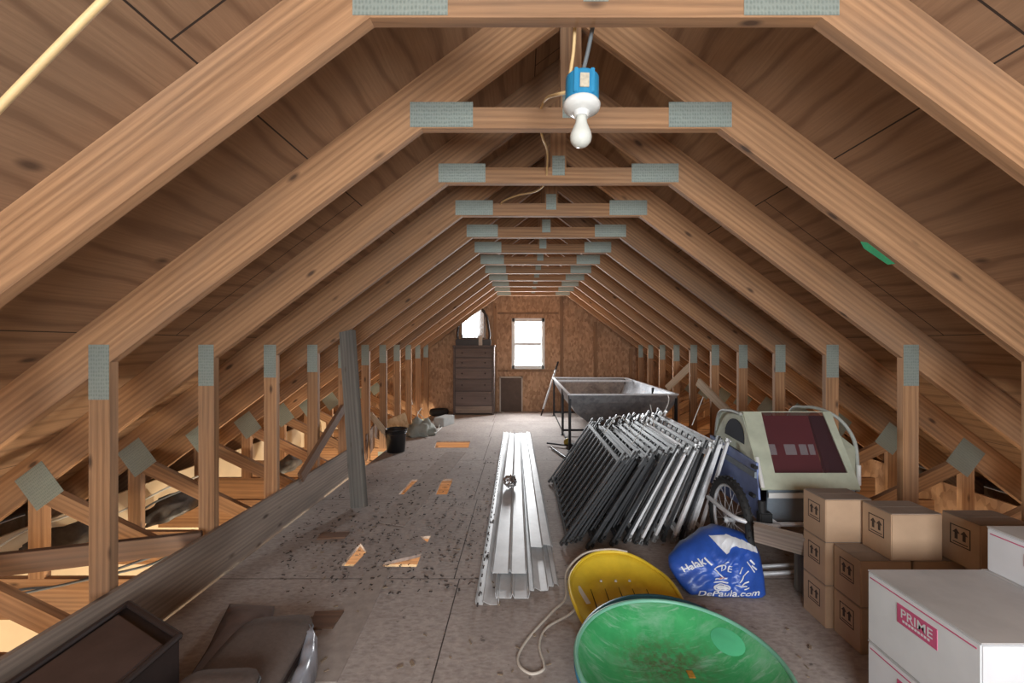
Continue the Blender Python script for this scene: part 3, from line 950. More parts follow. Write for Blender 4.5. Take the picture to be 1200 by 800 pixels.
# OSB offcut standing behind the bucket
nb = 9.8
pts = [P(449, 494, nb), P(480, 480, nb + .6), P(482, 484, nb + .6), P(482, 505, nb + .3), P(455, 514, nb)]
pts = [Vector((p.x, nb * S + (p.x + 2.0) * .3, max(p.z, .001))) for p in pts]
bm = BM(); extrude_poly(bm, pts, (-.004, .014, 0)); tag(obj('osb_offcut', bm, M_OSBPALE, loc=(pts[0].x, pts[0].y, 0)), 'pale OSB offcut standing against the left knee posts behind the bucket', 'board')
# brown panel
o = board('brown_offcut', FL(432, 541) + Vector((-.03, 0, .15)), FL(448, 515) + Vector((-.08, .1, .15)), .29, .015, M_BRACE); tag(o, 'dark red brown panel standing beside the black bucket', 'board')
# grey tarp heap
c = FL(489, 511)
bm = BM(); bmesh.ops.create_icosphere(bm, subdivisions=4, radius=1)
for v in bm.verts:
    d = 1 + .35 * noise.noise(v.co * 2.2) + .18 * noise.noise(v.co * 6)
    v.co = c + Vector((v.co.x * .22 * d, .12 + v.co.y * .2 * d, max(0.002, v.co.z * .22 * d)))
tag(obj('folded_tarp', bm, M_GREYSHEET, loc=c + Vector((0, .12, 0)), smooth=True), 'crumpled grey green tarp heap on the floor left of the lit opening', 'tarp')
for k, (pp, lab) in enumerate((
        ([FL(494, 478, .28), FL(489, 488, .22), FL(497, 503, .05), FL(502, 512, .02)], 'white wire loop drooping over the grey tarp'),
        ([FL(489, 482, .27), FL(501, 494, .13), FL(512, 503, .04), FL(515, 497, .05)], 'second pale wire curling right of the grey tarp'),
        ([FL(498, 509, .02), FL(506, 503, .06), FL(510, 507, .03), FL(518, 500, .05)], 'short tangle of pale wire before the grey box'))):
    bm = BM(); tube(bm, spline(pp, 6), .006, 6); tag(obj('scrap_wire', bm, M_WHITECABLE, loc=pp[0]), lab, 'wire', 'loose wires')
c = FL(514, 500)
bm = BM(); box(bm, c + Vector((-.09, 0, 0)), c + Vector((.09, .35, .14)), .006)
bmesh.ops.rotate(bm, verts=bm.verts[:], cent=c, matrix=Matrix.Rotation(-.35, 3, 'Z'))
gb = obj('metal_box', bm, M_GREYBOX, loc=c); tag(gb, 'grey metal box lying on the floor near the dresser', 'box')
c = FL(519, 489) + Vector((-.12, .25, 0))
bm = BM(); lathe(bm, [(.13, .0), (.17, .02), (.18, .07), (.16, .11), (.12, .115), (.10, .08), (.11, .02)], c, 28, close=True)
tag(obj('rubber_ring', bm, M_RUBBER, loc=c, smooth=True), 'black rubber ring on the floor left of the dresser', 'ring')
# pale tube between the posts
o = board('pvc_scrap', P(479, 462, 11.3), P(482, 474, 11.2), .05, .02, M_WHITEPAINT, up=(1, 0, 0))
tag(o, 'small white scrap fixed at a far left knee post', 'scrap')

# ------------------------------------------------------------------ sleds
ctr = FL(796, 777, .165) + Vector((0, 0, -.132)); R = .365
t = thing('saucer_sled', ctr + Vector((0, 0, .024)), 'round green saucer sled with dirt in its dish, front right of centre', 'sled', 'snow sleds')
prof = [(0, .004), (.16, .006), (.25, .025), (.32, .075), (.352, .112), (.366, .118), (.368, .112), (.356, .102), (.325, .062), (.255, .015), (.16, -.006), (0, -.008)]
bm = BM(); lathe(bm, prof, ctr + Vector((0, 0, .02)), 64)
obj('dish', bm, M_GREEN, t, smooth=True)
bm = BM(); tube(bm, [ctr + Vector((.366 * math.cos(a), .366 * math.sin(a), .136)) for a in [2 * PI * k / 64 for k in range(64)]], .009, 8, closed=True)
obj('rim', bm, M_GREENRIM, t, smooth=True)
# hand grip recess pad on the right of the dish
def dish_h(r):
    pr = [(0, .004), (.16, .006), (.25, .025), (.32, .075), (.352, .112)]
    for (a, h), (b, g) in zip(pr[:-1], pr[1:]):
        if a <= r <= b: return h + (g - h) * (r - a) / (b - a)
    return .112
for ang, lab in ((.59, None), (PI + .59, None)):
    bm = BM(); vs = []
    NR, NA = 5, 20
    cx, cy = .305 * math.cos(ang), .305 * math.sin(ang)
    cv = bm.verts.new(ctr + Vector((cx, cy, .02 + dish_h(.305) + .013)))
    prevr = None
    for k in range(1, NR + 1):
        rg = []
        for j in range(NA):
            a = 2 * PI * j / NA; q = k / NR
            lx = cx + (math.cos(a) * .034 * math.cos(ang) - math.sin(a) * .070 * math.sin(ang)) * q
            ly = cy + (math.cos(a) * .034 * math.sin(ang) + math.sin(a) * .070 * math.cos(ang)) * q
            rr = math.hypot(lx, ly)
            rg.append(bm.verts.new(ctr + Vector((lx, ly, .02 + dish_h(min(rr, .35)) + .003 + .010 * (1 - q * q)))))
        for j in range(NA):
            if prevr is None: bm.faces.new((cv, rg[j], rg[(j + 1) % NA]))
            else: bm.faces.new((prevr[j], rg[j], rg[(j + 1) % NA], prevr[(j + 1) % NA]))
        prevr = rg
    obj('hand_grip', bm, M_GRIP, t, smooth=True)
q = ctr + Vector((.075, .085, .026))
bm = BM(); box(bm, q + Vector((-.012, -.018, 0)), q + Vector((.012, .018, .003)), .001); obj('sticker', bm, plain('orange_sticker', (.65, .33, .05), .6, 0, .5, 90), t)['label'] = 'small orange sticker'
# blue saucer nested under it, slid back and right
c2 = ctr + Vector((.014, .085, 0))
bm = BM(); lathe(bm, [(0, .0), (.16, .0), (.25, .005), (.32, .030), (.365, .056), (.376, .058), (.378, .052), (.366, .046), (.322, .022), (.252, -.002), (0, -.006)], (c2.x, c2.y, .034), 64)
for v in bm.verts: v.co.z += (v.co.y - c2.y) * .14
tag(obj('saucer_sled', bm, M_BLUESAUCER, loc=c2, smooth=True), 'blue saucer sled lying under the green one, only its rim showing', 'sled', 'snow sleds')

# yellow sled
yc = Vector((.505, 2.135, 0)); HA, HL = .266, .335
t = thing('toboggan', yc, 'yellow plastic sled with grooves and a rope, behind the green saucer', 'sled', 'snow sleds')
bm = BM(); NA, NR = 72, 14
def ysurf(r, a):
    ca, sa = math.cos(a), math.sin(a)
    e = .78
    x = HA * r * math.copysign(abs(ca) ** e, ca); y = HL * r * math.copysign(abs(sa) ** e, sa)
    x *= 1 - .22 * max(0, y / HL) ** 2
    z = .02 + .055 * max(0, (r - .72) / .28) ** 1.6 * min(1, max(0, (y / HL + .9) / .5)) + .10 * max(0, y / HL - .55) ** 1.3 * .75
    if r < .86 and y < .22:
        z += .006 * math.cos(x / HA * PI * 5) * min(1, (.22 - y) / .12) * min(1, (.86 - r) / .12)
    return Vector((x, y, z))
rows = []
cv = bm.verts.new(yc + ysurf(0, 0))
for k in range(1, NR + 1):
    rows.append([bm.verts.new(yc + ysurf(k / NR, 2 * PI * j / NA)) for j in range(NA)])
for j in range(NA): bm.faces.new((cv, rows[0][j], rows[0][(j + 1) % NA]))
for A_, B_ in zip(rows[:-1], rows[1:]):
    for j in range(NA): bm.faces.new((A_[j], B_[j], B_[(j + 1) % NA], A_[(j + 1) % NA]))
bmesh.ops.recalc_face_normals(bm, faces=bm.faces[:])
if sum(f.normal.z for f in bm.faces) < 0: bmesh.ops.reverse_faces(bm, faces=bm.faces[:])
bmesh.ops.solidify(bm, geom=bm.faces[:], thickness=.008)
obj('sled_body', bm, M_YELLOW, t, smooth=True)
bm = BM(); tube(bm, [yc + ysurf(1, 2 * PI * j / NA) + Vector((0, 0, .002)) for j in range(NA)], .009, 8, closed=True); obj('rolled_rim', bm, M_YELLOW, t, smooth=True)
for k, fx in enumerate((-.55, -.27, .0, .27, .55)):
    pts = [yc + Vector((fx * HA * (1 - .1 * s), .10 - s * .40, ysurf(min(.85, math.hypot(fx, (.10 - s * .40) / HL)), math.atan2((.10 - s * .40) / HL, fx)).z + .0045)) for s in (0, .25, .5, .75, 1)]
    bm = BM(); tube(bm, pts, [.0015, .003, .0045, .0055, .004], 6); obj('groove', bm, M_YDARK, t)
for fx in (-.30, .0, .28):
    p = yc + Vector((fx * HA, .17, 0)); p.z = ysurf(.45, PI / 2).z + .004
    bm = BM(); lathe(bm, [(.0, .004), (.006, .003), (.008, -.004)], p, 10); obj('rivet', bm, M_WHITEPAINT, t)
p = yc + Vector((-.80 * HA, .05, .045))
bm = BM(); bar(bm, p + Vector((.0, .055, -.012)), p + Vector((.035, -.08, -.02)), .004, .022); obj('worn_patch', bm, M_WHITEPAINT, t)['label'] = 'scraped pale patch'
# the rope
rp = [yc + Vector((.10, .318, .112)), yc + Vector((.0, .335, .118)), yc + Vector((-.15, .31, .105)), yc + Vector((-.262, .2, .06)), FL(663, 700, .012), FL(648, 716, .006), FL(622, 744, .006), FL(608, 766, .006), FL(609, 780, .006), FL(622, 789, .006),
      FL(636, 785, .006), FL(637, 776, .006), FL(632, 756, .006), FL(640, 736, .006), FL(667, 720, .01), yc + Vector((-.252, -.12, .06))]
bm = BM(); tube(bm, spline(rp, 8), .0055, 8); obj('pull_rope', bm, M_ROPE, t, smooth=True)

# ------------------------------------------------------------------ blue shopping bag
nbag = 3.72
outl = [(783, 655), (797, 641), (812, 632), (826, 622), (842, 618), (858, 621), (872, 626), (882, 633), (889, 648), (893, 664), (896, 682), (898, 701), (884, 703), (866, 701), (846, 702), (826, 699), (808, 698), (798, 688), (790, 676), (784, 666)]
ocx, ocy = 842, 664
bc = P(ocx, ocy, nbag)
bag = thing('shopping_bag', Vector((bc.x, bc.y, 0)), 'crumpled blue plastic shopping bag with white lettering on the floor', 'bag')
NA = 80
def outline(a):
    """radius in pixels of the outline at angle a"""
    d = (math.cos(a), math.sin(a)); best = 1.0
    m = len(outl)
    for i in range(m):
        x1, y1 = outl[i][0] - ocx, outl[i][1] - ocy; x2, y2 = outl[(i + 1) % m][0] - ocx, outl[(i + 1) % m][1] - ocy
        den = d[0] * (y2 - y1) - d[1] * (x2 - x1)
        if abs(den) < 1e-9: continue
        tt = (x1 * (y2 - y1) - y1 * (x2 - x1)) / den
        uu = (x1 * d[1] - y1 * d[0]) / den
        if tt > 0 and -1e-6 <= uu <= 1 + 1e-6: best = tt
    return best
def bagpt(px, py, side=1, lift=0.0):
    dx, dy = px - ocx, py - ocy
    r = math.hypot(dx, dy)
    k = min(1.0, r / outline(math.atan2(dy, dx))) if r > 1e-6 else 0
    low = min(1, max(0, (py - 618) / 84))
    p = P(px, py, 3.95 - .365 * low)
    bul = .10 * (1 - .75 * low) * math.sqrt(max(0, 1 - k ** 4))
    cr = 0
    for (a, b, c, amp, wd) in ((.75, .66, -8, .014, 7), (-.55, .83, 4, .012, 5), (.98, -.15, 16, .016, 4), (.95, .3, 34, .014, 5), (.2, .98, 20, .010, 6), (.9, .45, -26, .012, 6)):
        d = a * dx + b * dy - c
        cr += amp * math.exp(-(d / wd) ** 2)
    bul += (cr * (1 - .8 * low) + .012 * noise.noise(Vector((dx * .09, dy * .09, side * 3))) + (1 - .9 * low) * .075 * (.55 - abs(noise.noise(Vector((dx * .035 + 2, dy * .05, side * 3)))) * 1.6) * .5 + (1 - .9 * low) * .03 * (.5 - abs(noise.noise(Vector((dx * .11 + dy * .05, dy * .07 - dx * .03, 8)))) * 1.7)) * math.sqrt(max(0, 1 - k * k))
    q = Vector((p.x, p.y + (0 if side > 0 else .10 * (1 - k * k)) - side * (bul + lift), p.z))
    return q
bm = BM()
for side in (1, -1):
    cv = bm.verts.new(bagpt(ocx, ocy, side)); prev = None
    for k in range(1, 19):
        rg = []
        for j in range(NA):
            a = 2 * PI * j / NA; R_ = outline(a) * k / 18
            rg.append(bm.verts.new(bagpt(ocx + R_ * math.cos(a), ocy + R_ * math.sin(a), side)))
        for j in range(NA):
            if prev is None: bm.faces.new((cv, rg[j], rg[(j + 1) % NA]))
            else: bm.faces.new((prev[j], rg[j], rg[(j + 1) % NA], prev[(j + 1) % NA]))
        prev = rg
bmesh.ops.remove_doubles(bm, verts=bm.verts[:], dist=.0004)
zmin = min(v.co.z for v in bm.verts)
BAGDZ = .002 - zmin
for v in bm.verts: v.co.z += BAGDZ
obj('bag_body', bm, M_BAG, bag, smooth=True)
def bag_print(bmx, cx, cy, ang, mat, name='lettering', skew=0.0):
    ca, sa = math.cos(ang), math.sin(ang)
    bmesh.ops.triangulate(bmx, faces=bmx.faces[:])
    for _ in range(4):
        es = [e for e in bmx.edges if e.calc_length() > 2.0]
        if not es: break
        bmesh.ops.subdivide_edges(bmx, edges=es, cuts=1)
        bmesh.ops.triangulate(bmx, faces=bmx.faces[:])
    for v in bmx.verts:
        x, y = v.co.x + skew * v.co.y, -v.co.y
        v.co = bagpt(cx + x * ca - y * sa, cy + x * sa + y * ca, 1, .0045) + Vector((0, 0, BAGDZ))
    return obj(name, bmx, mat, bag)
bag_print(text_mesh('DePaula.com', 13.5, .22), 851, 692.5, -.03, M_BAGWHITE)
bag_print(text_mesh('Halak', 11.5, .3), 806, 656, -.60, M_BAGWHITE)
def flat_poly(pts):
    b = BM(); b.faces.new([b.verts.new((x, y, 0)) for x, y in pts]); return b
bag_print(flat_poly([(-1, 6), (1, 6), (1, -6), (-1, -6)]), 822, 650, -.8, M_BAGWHITE, 'print_mark')
bag_print(text_mesh('DE', 11.0), 842, 658, .12, M_BAGWHITE)
bag_print(flat_poly([(-15, 1), (0, 11), (1.5, 10), (-13, 1), (-2, -9), (-3, -10)]), 843, 660, .05, M_BAGWHITE, 'print_mark')
def ell(a, b, a2=0, b2=0):
    bmx = BM(); N = 28
    o_ = [bmx.verts.new((a * math.cos(2 * PI * k / N), b * math.sin(2 * PI * k / N), 0)) for k in range(N)]
    if a2:
        i_ = [bmx.verts.new((a2 * math.cos(2 * PI * k / N), b2 * math.sin(2 * PI * k / N), 0)) for k in range(N)]
        for k in range(N): bmx.faces.new((o_[k], o_[(k + 1) % N], i_[(k + 1) % N], i_[k]))
    else: bmx.faces.new(o_)
    return bmx
bag_print(ell(9.5, 4.6), 841, 683.5, 0, M_BAGWHITE, 'print_mark')
bag_print(ell(7.6, 3.3, 6.6, 2.6), 841, 683.3, 0, M_BAG, 'print_mark')
bag_print(flat_poly([(-8, .8), (8, .8), (8, -.8), (-8, -.8)]), 839, 677, 0, M_BAGWHITE, 'print_mark')
bag_print(flat_poly([(-7, 1.2), (-2, 1.2), (-1, 2.2), (3, 2.2), (3, 1.2), (7, 1.2), (6, -1.2), (2, -1.2), (1, -2.2), (-3, -2.2), (-3, -1.2), (-8, -1.2)]), 839, 671.5, 0, M_BAGWHITE, 'print_mark')
bag_print(flat_poly([(-3, 2), (3, 2), (2, -2), (-4, -2)]), 839.5, 670.7, 0, M_BAGRED, 'print_mark')
for cx, cy, ang, w, h in ((871, 657, .95, 16, 1.2), (866, 664, -.8, 7, 1.6), (873, 652, .8, 9, 2), (861, 671, -1.2, 10, 1.5), (866, 677, -.5, 9, 1.6), (862, 680.5, .0, 12, 1.3), (868, 683.5, -.4, 6, 1.8), (859, 660, -1.4, 9, 1.8), (875, 658, .7, 8, 1.6)):
    bag_print(flat_poly([(-w / 2, h / 2), (w / 2, h / 2), (w / 2, -h / 2), (-w / 2, -h / 2)]), cx, cy, ang, M_BAGWHITE, 'print_mark')
# white reverse of the folded mouth
bm = BM()
fold = [(826, 624), (845, 621.5), (862, 627), (880, 637), (880.5, 643), (863, 635), (853, 632), (842, 641), (835, 634)]
bmx = flat_poly([(x - 850, -(y - 633)) for x, y in fold]); bag_print(bmx, 850, 633, 0, M_BAGWHITE, 'folded_mouth')['label'] = 'white inside of the folded bag mouth'

# ------------------------------------------------------------------ boxes on the right
BW, BD, BH = .214, .156, .197
def arrow_poly(cx, cz, s):
    return [(cx - s * .10, cz - s * .32), (cx + s * .10, cz - s * .32), (cx + s * .10, cz + s * .08), (cx + s * .24, cz + s * .08), (cx, cz + s * .36), (cx - s * .24, cz + s * .08), (cx - s * .10, cz + s * .08)]
def make_card():
    t = thing('cardboard_box', (0, 0, 0), '', 'box', 'brown cardboard boxes')
    bm = BM(); box(bm, (0, 0, 0), (BW, BD, BH - .003), .003); obj('carton', bm, M_CARD, t, local=True)
    for a, b in ((0.002, BD / 2 - .001), (BD / 2 + .001, BD - .002)):
        bm = BM(); box(bm, (.001, a, BH - .0035), (BW - .001, b, BH), .001); obj('lid_flap', bm, M_CARDTOP, t, local=True)
    # this-way-up print on the left side (local -x)
    c, zc, s = BD / 2, BH * .60, .082
    bm = BM(); x = -.0006
    for (a, b) in (((c - s / 2, zc - s / 2), (c + s / 2, zc - s / 2 + .004)), ((c - s / 2, zc + s / 2 - .004), (c + s / 2, zc + s / 2)), ((c - s / 2, zc - s / 2), (c - s / 2 + .004, zc + s / 2)), ((c + s / 2 - .004, zc - s / 2), (c + s / 2, zc + s / 2))):
        box(bm, (x, a[0], a[1]), (.0004, b[0], b[1]))
    for d in (-.016, .016): extrude_poly(bm, [(x, p[0], p[1]) for p in arrow_poly(c + d, zc + .004, .062)], (.001, 0, 0))
    box(bm, (x, c - .030, zc - .031), (.0004, c + .030, zc - .027))
    obj('arrow_print', bm, M_PRINT, t, local=True)
    return t
card = make_card(); first = True
def place_card(x, y, z, label, rz=0):
    global first
    c = card if first else copy_tree(card)
    first = False
    c.location = (x, y, z); c.rotation_euler = (0, 0, rz); c['label'] = label
far_l = [('bottom', 0), ('middle', 1), ('top', 2)]
for w, k in far_l:
    place_card(1.39, 1.955, k * (BH + .0005), 'brown cardboard box, %s of the farthest left stack of three' % w, 0)
for w, k in (('lower', 0), ('upper', 1)):
    place_card(1.42, 1.79, k * (BH + .0005), '%s brown cardboard box in the front stack beside the white cartons' % w)
zt = 2 * (BH + .0005)
place_card(1.547, 1.787, zt, 'brown cardboard box on the top layer, in the middle of three in a row')
for k in (0, 1): place_card(1.645, 1.79, k * (BH + .0005), ('lower' if k == 0 else 'upper') + ' brown cardboard box hidden behind the large white carton')
for k in (0, 1): place_card(1.866, 1.70, k * (BH + .0005), ('lower' if k == 0 else 'upper') + ' brown cardboard box hidden deepest behind the right white carton')
place_card(1.80, 1.676, zt, 'brown cardboard box on the top layer, beside the small white carton')

def white_box(w, d, h, loc, label):
    t = thing('white_carton', loc, label, 'box', 'white cartons with pink print')
    bm = BM(); box(bm, (0, 0, 0), (w, d, h - .004), .004); obj('carton', bm, M_WBOX, t, local=True)
    bm = BM(); box(bm, (-.001, -.001, h - .005), (w + .001, d + .001, h), .002); obj('lid', bm, M_WBOXTOP, t, local=True)
    bm = BM(); box(bm, (-.0016, .012, h - .024), (.0004, d - .012, h - .0205)); obj('edge_line', bm, M_PINK, t, local=True)
    lw, lh = min(.135, d * .36), min(.062, h * .26)
    y0 = d * .68; z1 = h - .045
    bm = BM(); box(bm, (-.0016, y0 - lw, z1 - lh), (.0004, y0, z1)); lab = obj('logo_panel', bm, M_PINK, t, local=True)
    tb = text_mesh('PRIME', lh * .66, lh * .008)
    for v in tb.verts: v.co = Vector((-.0020, y0 - lw / 2 - v.co.x * 1.02, z1 - lh * .42 + v.co.y))
    tm = obj('logo_lettering', tb, M_WBOX, lab, local=True)
    bm = BM()
    for k in range(9): box(bm, (-.0020, y0 - .02 - k * (lw - .04) / 9, z1 - lh * .83), (-.0010, y0 - .02 - (k + .72) * (lw - .04) / 9, z1 - lh * .71))
    obj('small_print', bm, M_WBOX, lab, local=True)
    return t
WW, WD, WH = .405, .378, .249
white_box(WW, WD, WH, (1.234, 1.146, 0), 'white carton at the bottom of the nearest stack, under the large one')
white_box(WW, WD, WH, (1.234, 1.146, WH + .0005), 'large white carton on top of the nearest stack at the right edge')
white_box(WW, WD, WH, (1.644, 1.150, 0), 'white carton at floor level, right of the nearest stack')
white_box(WW, WD, WH, (1.644, 1.150, WH + .0005), 'white carton beside the large one, cut by the right edge')
white_box(WW - .01, WD - .02, .155, (1.658, 1.165, 2 * WH + .001), 'small white carton on the highest layer at the right edge')

# ------------------------------------------------------------------ bike trailer
A = Vector((1.335, 2.38, .49)); B = Vector((1.885, 2.38, .49)); C = Vector((1.42, 2.75, .865)); D = Vector((1.985, 2.75, .865))
tr = thing('bike_trailer', (1.66, 2.8, 0), 'bicycle trailer with pale canvas cover and maroon seat, beside the right knee posts', 'trailer')
nrm = (D - C).cross(A - C).normalized()
if nrm.y > 0: nrm = -nrm
def cov(u, v): return (C.lerp(D, u)).lerp(A.lerp(B, u), v)
def patch(bm, us, off=0.0):
    extrude_poly(bm, [cov(u, v) + nrm * off for u, v in us], nrm * .008)
bm = BM()
patch(bm, [(0, -.0), (.205, -.0), (.175, .81), (0, .81)]); patch(bm, [(.905, 0), (1, 0), (1, .81), (.93, .81)]); patch(bm, [(0, .81), (1, .81), (1, 1), (0, 1)])
for u in (.07, .97, .13): lathe(bm, [(.0, .012), (.005, .012), (.006, .006)], cov(u, .97) + nrm * .004, 8, 'y')
obj('front_cover', bm, M_CREAMFAB, tr)
bm = BM(); patch(bm, [(.205, .0), (.905, .0), (.93, .81), (.175, .81)], -.006); obj('mesh_window', bm, M_MESH, tr)
# maroon seat seen through the screen, with pale blocks of print
sb = [Vector((1.46, 2.78, .84)), Vector((1.86, 2.78, .84)), Vector((1.79, 2.52, .50)), Vector((1.42, 2.52, .50))]
bm = BM(); extrude_poly(bm, sb, (0, .03, -.02)); seat = obj('seat_back', bm, M_MAROON, tr)
sn = (sb[1] - sb[0]).cross(sb[3] - sb[0]).normalized()
if sn.y > 0: sn = -sn
def sbp(u, v): return sb[0].lerp(sb[1], u).lerp(sb[3].lerp(sb[2], u), v)
for u0, u1 in ((.12, .34), (.48, .66), (.72, .84), (.87, .96)):
    bm = BM(); extrude_poly(bm, [sbp(u, v) + sn * .001 for u, v in ((u0, .47), (u1, .47), (u1, .63), (u0, .63))], sn * .001); obj('seat_print', bm, M_BAGWHITE, seat)
bm = BM(); extrude_poly(bm, [Vector((1.80, 2.5, .50)), Vector((1.90, 2.42, .48)), Vector((1.97, 2.76, .84)), Vector((1.87, 2.78, .84))], (0, .02, -.01)); obj('side_lining', bm, M_NAVY, tr)
# top of the cover and sides
Cb, Db = Vector((1.47, 3.15, .80)), Vector((1.97, 3.15, .80))
bm = BM(); extrude_poly(bm, [C, D, Db, Cb], (0, 0, .006)); obj('roof_cover', bm, M_CREAMFAB, tr)
def side(x0f, x0b, zf, s, name, mat, pts):
    bm = BM(); extrude_poly(bm, pts, (s * .008, 0, 0)); return obj(name, bm, mat, tr)
# left side: cream upper with an arched screened opening, blue lower
bm = BM()
arc = [(1.425, 2.75, .845)]
out = [Vector((1.345, 2.40, .50)), Vector((1.42, 2.75, .86)), Vector((1.47, 3.15, .80)), Vector((1.45, 3.20, .62)), Vector((1.40, 2.75, .62)), Vector((1.352, 2.46, .62))]
extrude_poly(bm, [out[1], out[2], out[3], out[4], out[5]], (-.006, 0, 0)); obj('side_cover', bm, M_CREAMFAB, tr)
bm = BM(); w = []
for k in range(13):
    a = PI * k / 12
    y = 2.83 + .17 * math.cos(a); z = .68 + .13 * math.sin(a); x = 1.42 + (y - 2.75) * .12 - .012 - (.86 - z) * .06
    w.append(Vector((x, y, z)))
extrude_poly(bm, w, (-.004, 0, 0)); obj('side_screen', bm, M_NAVY, tr)
bm = BM(); extrude_poly(bm, [Vector((1.36, 2.42, .30)), Vector((1.35, 2.44, .625)), Vector((1.42, 3.2, .625)), Vector((1.42, 3.2, .27)), ], (-.012, 0, 0))
bluep = obj('side_panel', bm, M_BLUEFAB, tr)
bm = BM(); bar(bm, (1.335, 2.44, .555), (1.40, 3.2, .545), .035, .012); obj('side_band', bm, M_GREYFAB, bluep)
for y, z in ((2.47, .43), (2.45, .60)):
    bm = BM(); box(bm, (1.325, y - .02, z - .01), (1.345, y + .03, z + .01), .003); obj('buckle', bm, M_RUBBER, bluep)
# lower tub
bm = BM(); extrude_poly(bm, [Vector((1.40, 2.43, .48)), Vector((1.90, 2.43, .48)), Vector((1.88, 2.50, .27)), Vector((1.43, 2.50, .27))], (0, .012, .002)); obj('tub_front', bm, M_GREYFAB, tr)
bm = BM(); bar(bm, (1.40, 2.424, .445), (1.88, 2.424, .445), .03, .006); obj('reflective_band', bm, M_WHITEPAINT, tr)
bm = BM(); box(bm, (1.42, 2.50, .265), (1.90, 3.2, .28)); box(bm, (1.42, 3.19, .27), (1.94, 3.2, .62)); obj('tub_floor', bm, M_NAVY, tr)
M_HOOP = plain('grey_sleeve', (.42, .44, .40), .6, 0, .2, 12)
bm = BM(); extrude_poly(bm, [Vector((2.07, 2.64, .44)), Vector((2.082, 2.67, .66)), Vector((2.03, 2.72, .72)), Vector((1.95, 2.60, .66)), Vector((1.91, 2.45, .50))], (0, .006, 0)); obj('side_cover', bm, M_CREAMFAB, tr)
bm = BM(); tube(bm, [(2.062, 2.615, .44), (2.072, 2.628, .56)], .0125, 10); obj('hoop_joint', bm, M_WHITEPAINT, tr)
bm = BM(); tube(bm, [(1.345, 2.385, .50), (1.375, 2.50, .64)], .0115, 10); obj('hoop_joint', bm, M_WHITEPAINT, tr)
# aluminium frame: hoops and the wheel guard loop
for x, d in ((1.41, -1), (1.99, 1)):
    pts = spline([(x + d * .0, 2.42, .36), (x + d * .02, 2.47, .52), (x + d * .02, 2.55, .69), (x, 2.72, .868), (x - d * .0, 2.92, .87), (x, 3.12, .79), (x, 3.2, .6), (x, 3.2, .3)], 6)
    if d < 0: pts = spline([(1.405, 2.74, .855), (1.42, 2.92, .85), (1.44, 3.12, .80), (1.45, 3.2, .6), (1.43, 3.2, .3)], 6)
    if d > 0: pts = spline([(2.06, 2.62, .40), (2.075, 2.64, .55), (2.085, 2.68, .70), (2.05, 2.74, .81), (1.985, 2.80, .868), (1.96, 2.95, .87), (1.95, 3.12, .79), (1.95, 3.2, .30)], 6)
    bm = BM(); tube(bm, pts, .011, 10); obj('hoop', bm, M_HOOP, tr, smooth=True)
bm = BM(); tube(bm, spline([(1.42, 2.36, .30), (1.32, 2.33, .315), (1.20, 2.36, .335), (1.175, 2.48, .34), (1.175, 2.70, .34)], 6), .013, 10); tube(bm, [(1.40, 2.38, .30), (1.92, 2.38, .30)], .013, 10)
tube(bm, [(1.42, 2.38, .30), (1.42, 3.2, .30)], .013, 10); tube(bm, [(1.92, 2.38, .30), (1.92, 3.2, .30)], .013, 10); obj('chassis', bm, M_SILVER, tr, smooth=True)
bm = BM(); tube(bm, [(1.35, 2.40, .30), (1.352, 2.41, .42)], .02, 8); box(bm, (1.33, 2.38, .28), (1.40, 2.43, .36), .006); obj('hitch_joint', bm, M_RUBBER, tr)
for x in (1.245, 2.06):
    wc = Vector((x, 2.56, .253)); w = None
    if x > 2: wc.y = 2.86
    bm = BM(); tube(bm, [wc + Vector((0, .228 * math.cos(a), .228 * math.sin(a))) for a in [2 * PI * k / 48 for k in range(48)]], .024, 10, closed=True); w = obj('wheel', bm, M_RUBBER, tr, smooth=True)
    bm = BM(); tube(bm, [wc + Vector((0, .20 * math.cos(a), .20 * math.sin(a))) for a in [2 * PI * k / 48 for k in range(48)]], .010, 8, closed=True); obj('wheel_rim', bm, M_SILVER, w, smooth=True)
    bm = BM()
    for k in range(20):
        a = 2 * PI * k / 20; b = a + (.5 if k % 2 else -.5)
        s = .02 if k % 2 else -.02
        tube(bm, [wc + Vector((s, .02 * math.cos(b), .02 * math.sin(b))), wc + Vector((0, .195 * math.cos(a), .195 * math.sin(a)))], .0015, 5)
    obj('spokes', bm, M_SILVER, w)
    bm = BM(); lathe(bm, [(.012, -.035), (.022, -.022), (.014, -.018), (.014, .018), (.022, .022), (.012, .035)], wc, 14, 'x'); obj('wheel_hub', bm, M_SILVER, w)
    s = 1 if x < 2 else -1
    bm = BM(); tube(bm, [wc + Vector((-s * .04, 0, 0)), wc + Vector((s * .16, 0, .04))], .008, 8); obj('axle', bm, M_BLACKMETAL, w)
    bm = BM()
    for k in range(40):
        a = 2 * PI * k / 40
        for dx in (-.012, .012):
            q = wc + Vector((dx, .248 * math.cos(a), .248 * math.sin(a)))
            if q.z > .012: bmesh.ops.create_cube(bm, size=.011, matrix=Matrix.Translation(q) @ Matrix.Rotation(a, 4, 'X'))
    obj('tyre_tread', bm, M_RUBBER, w)
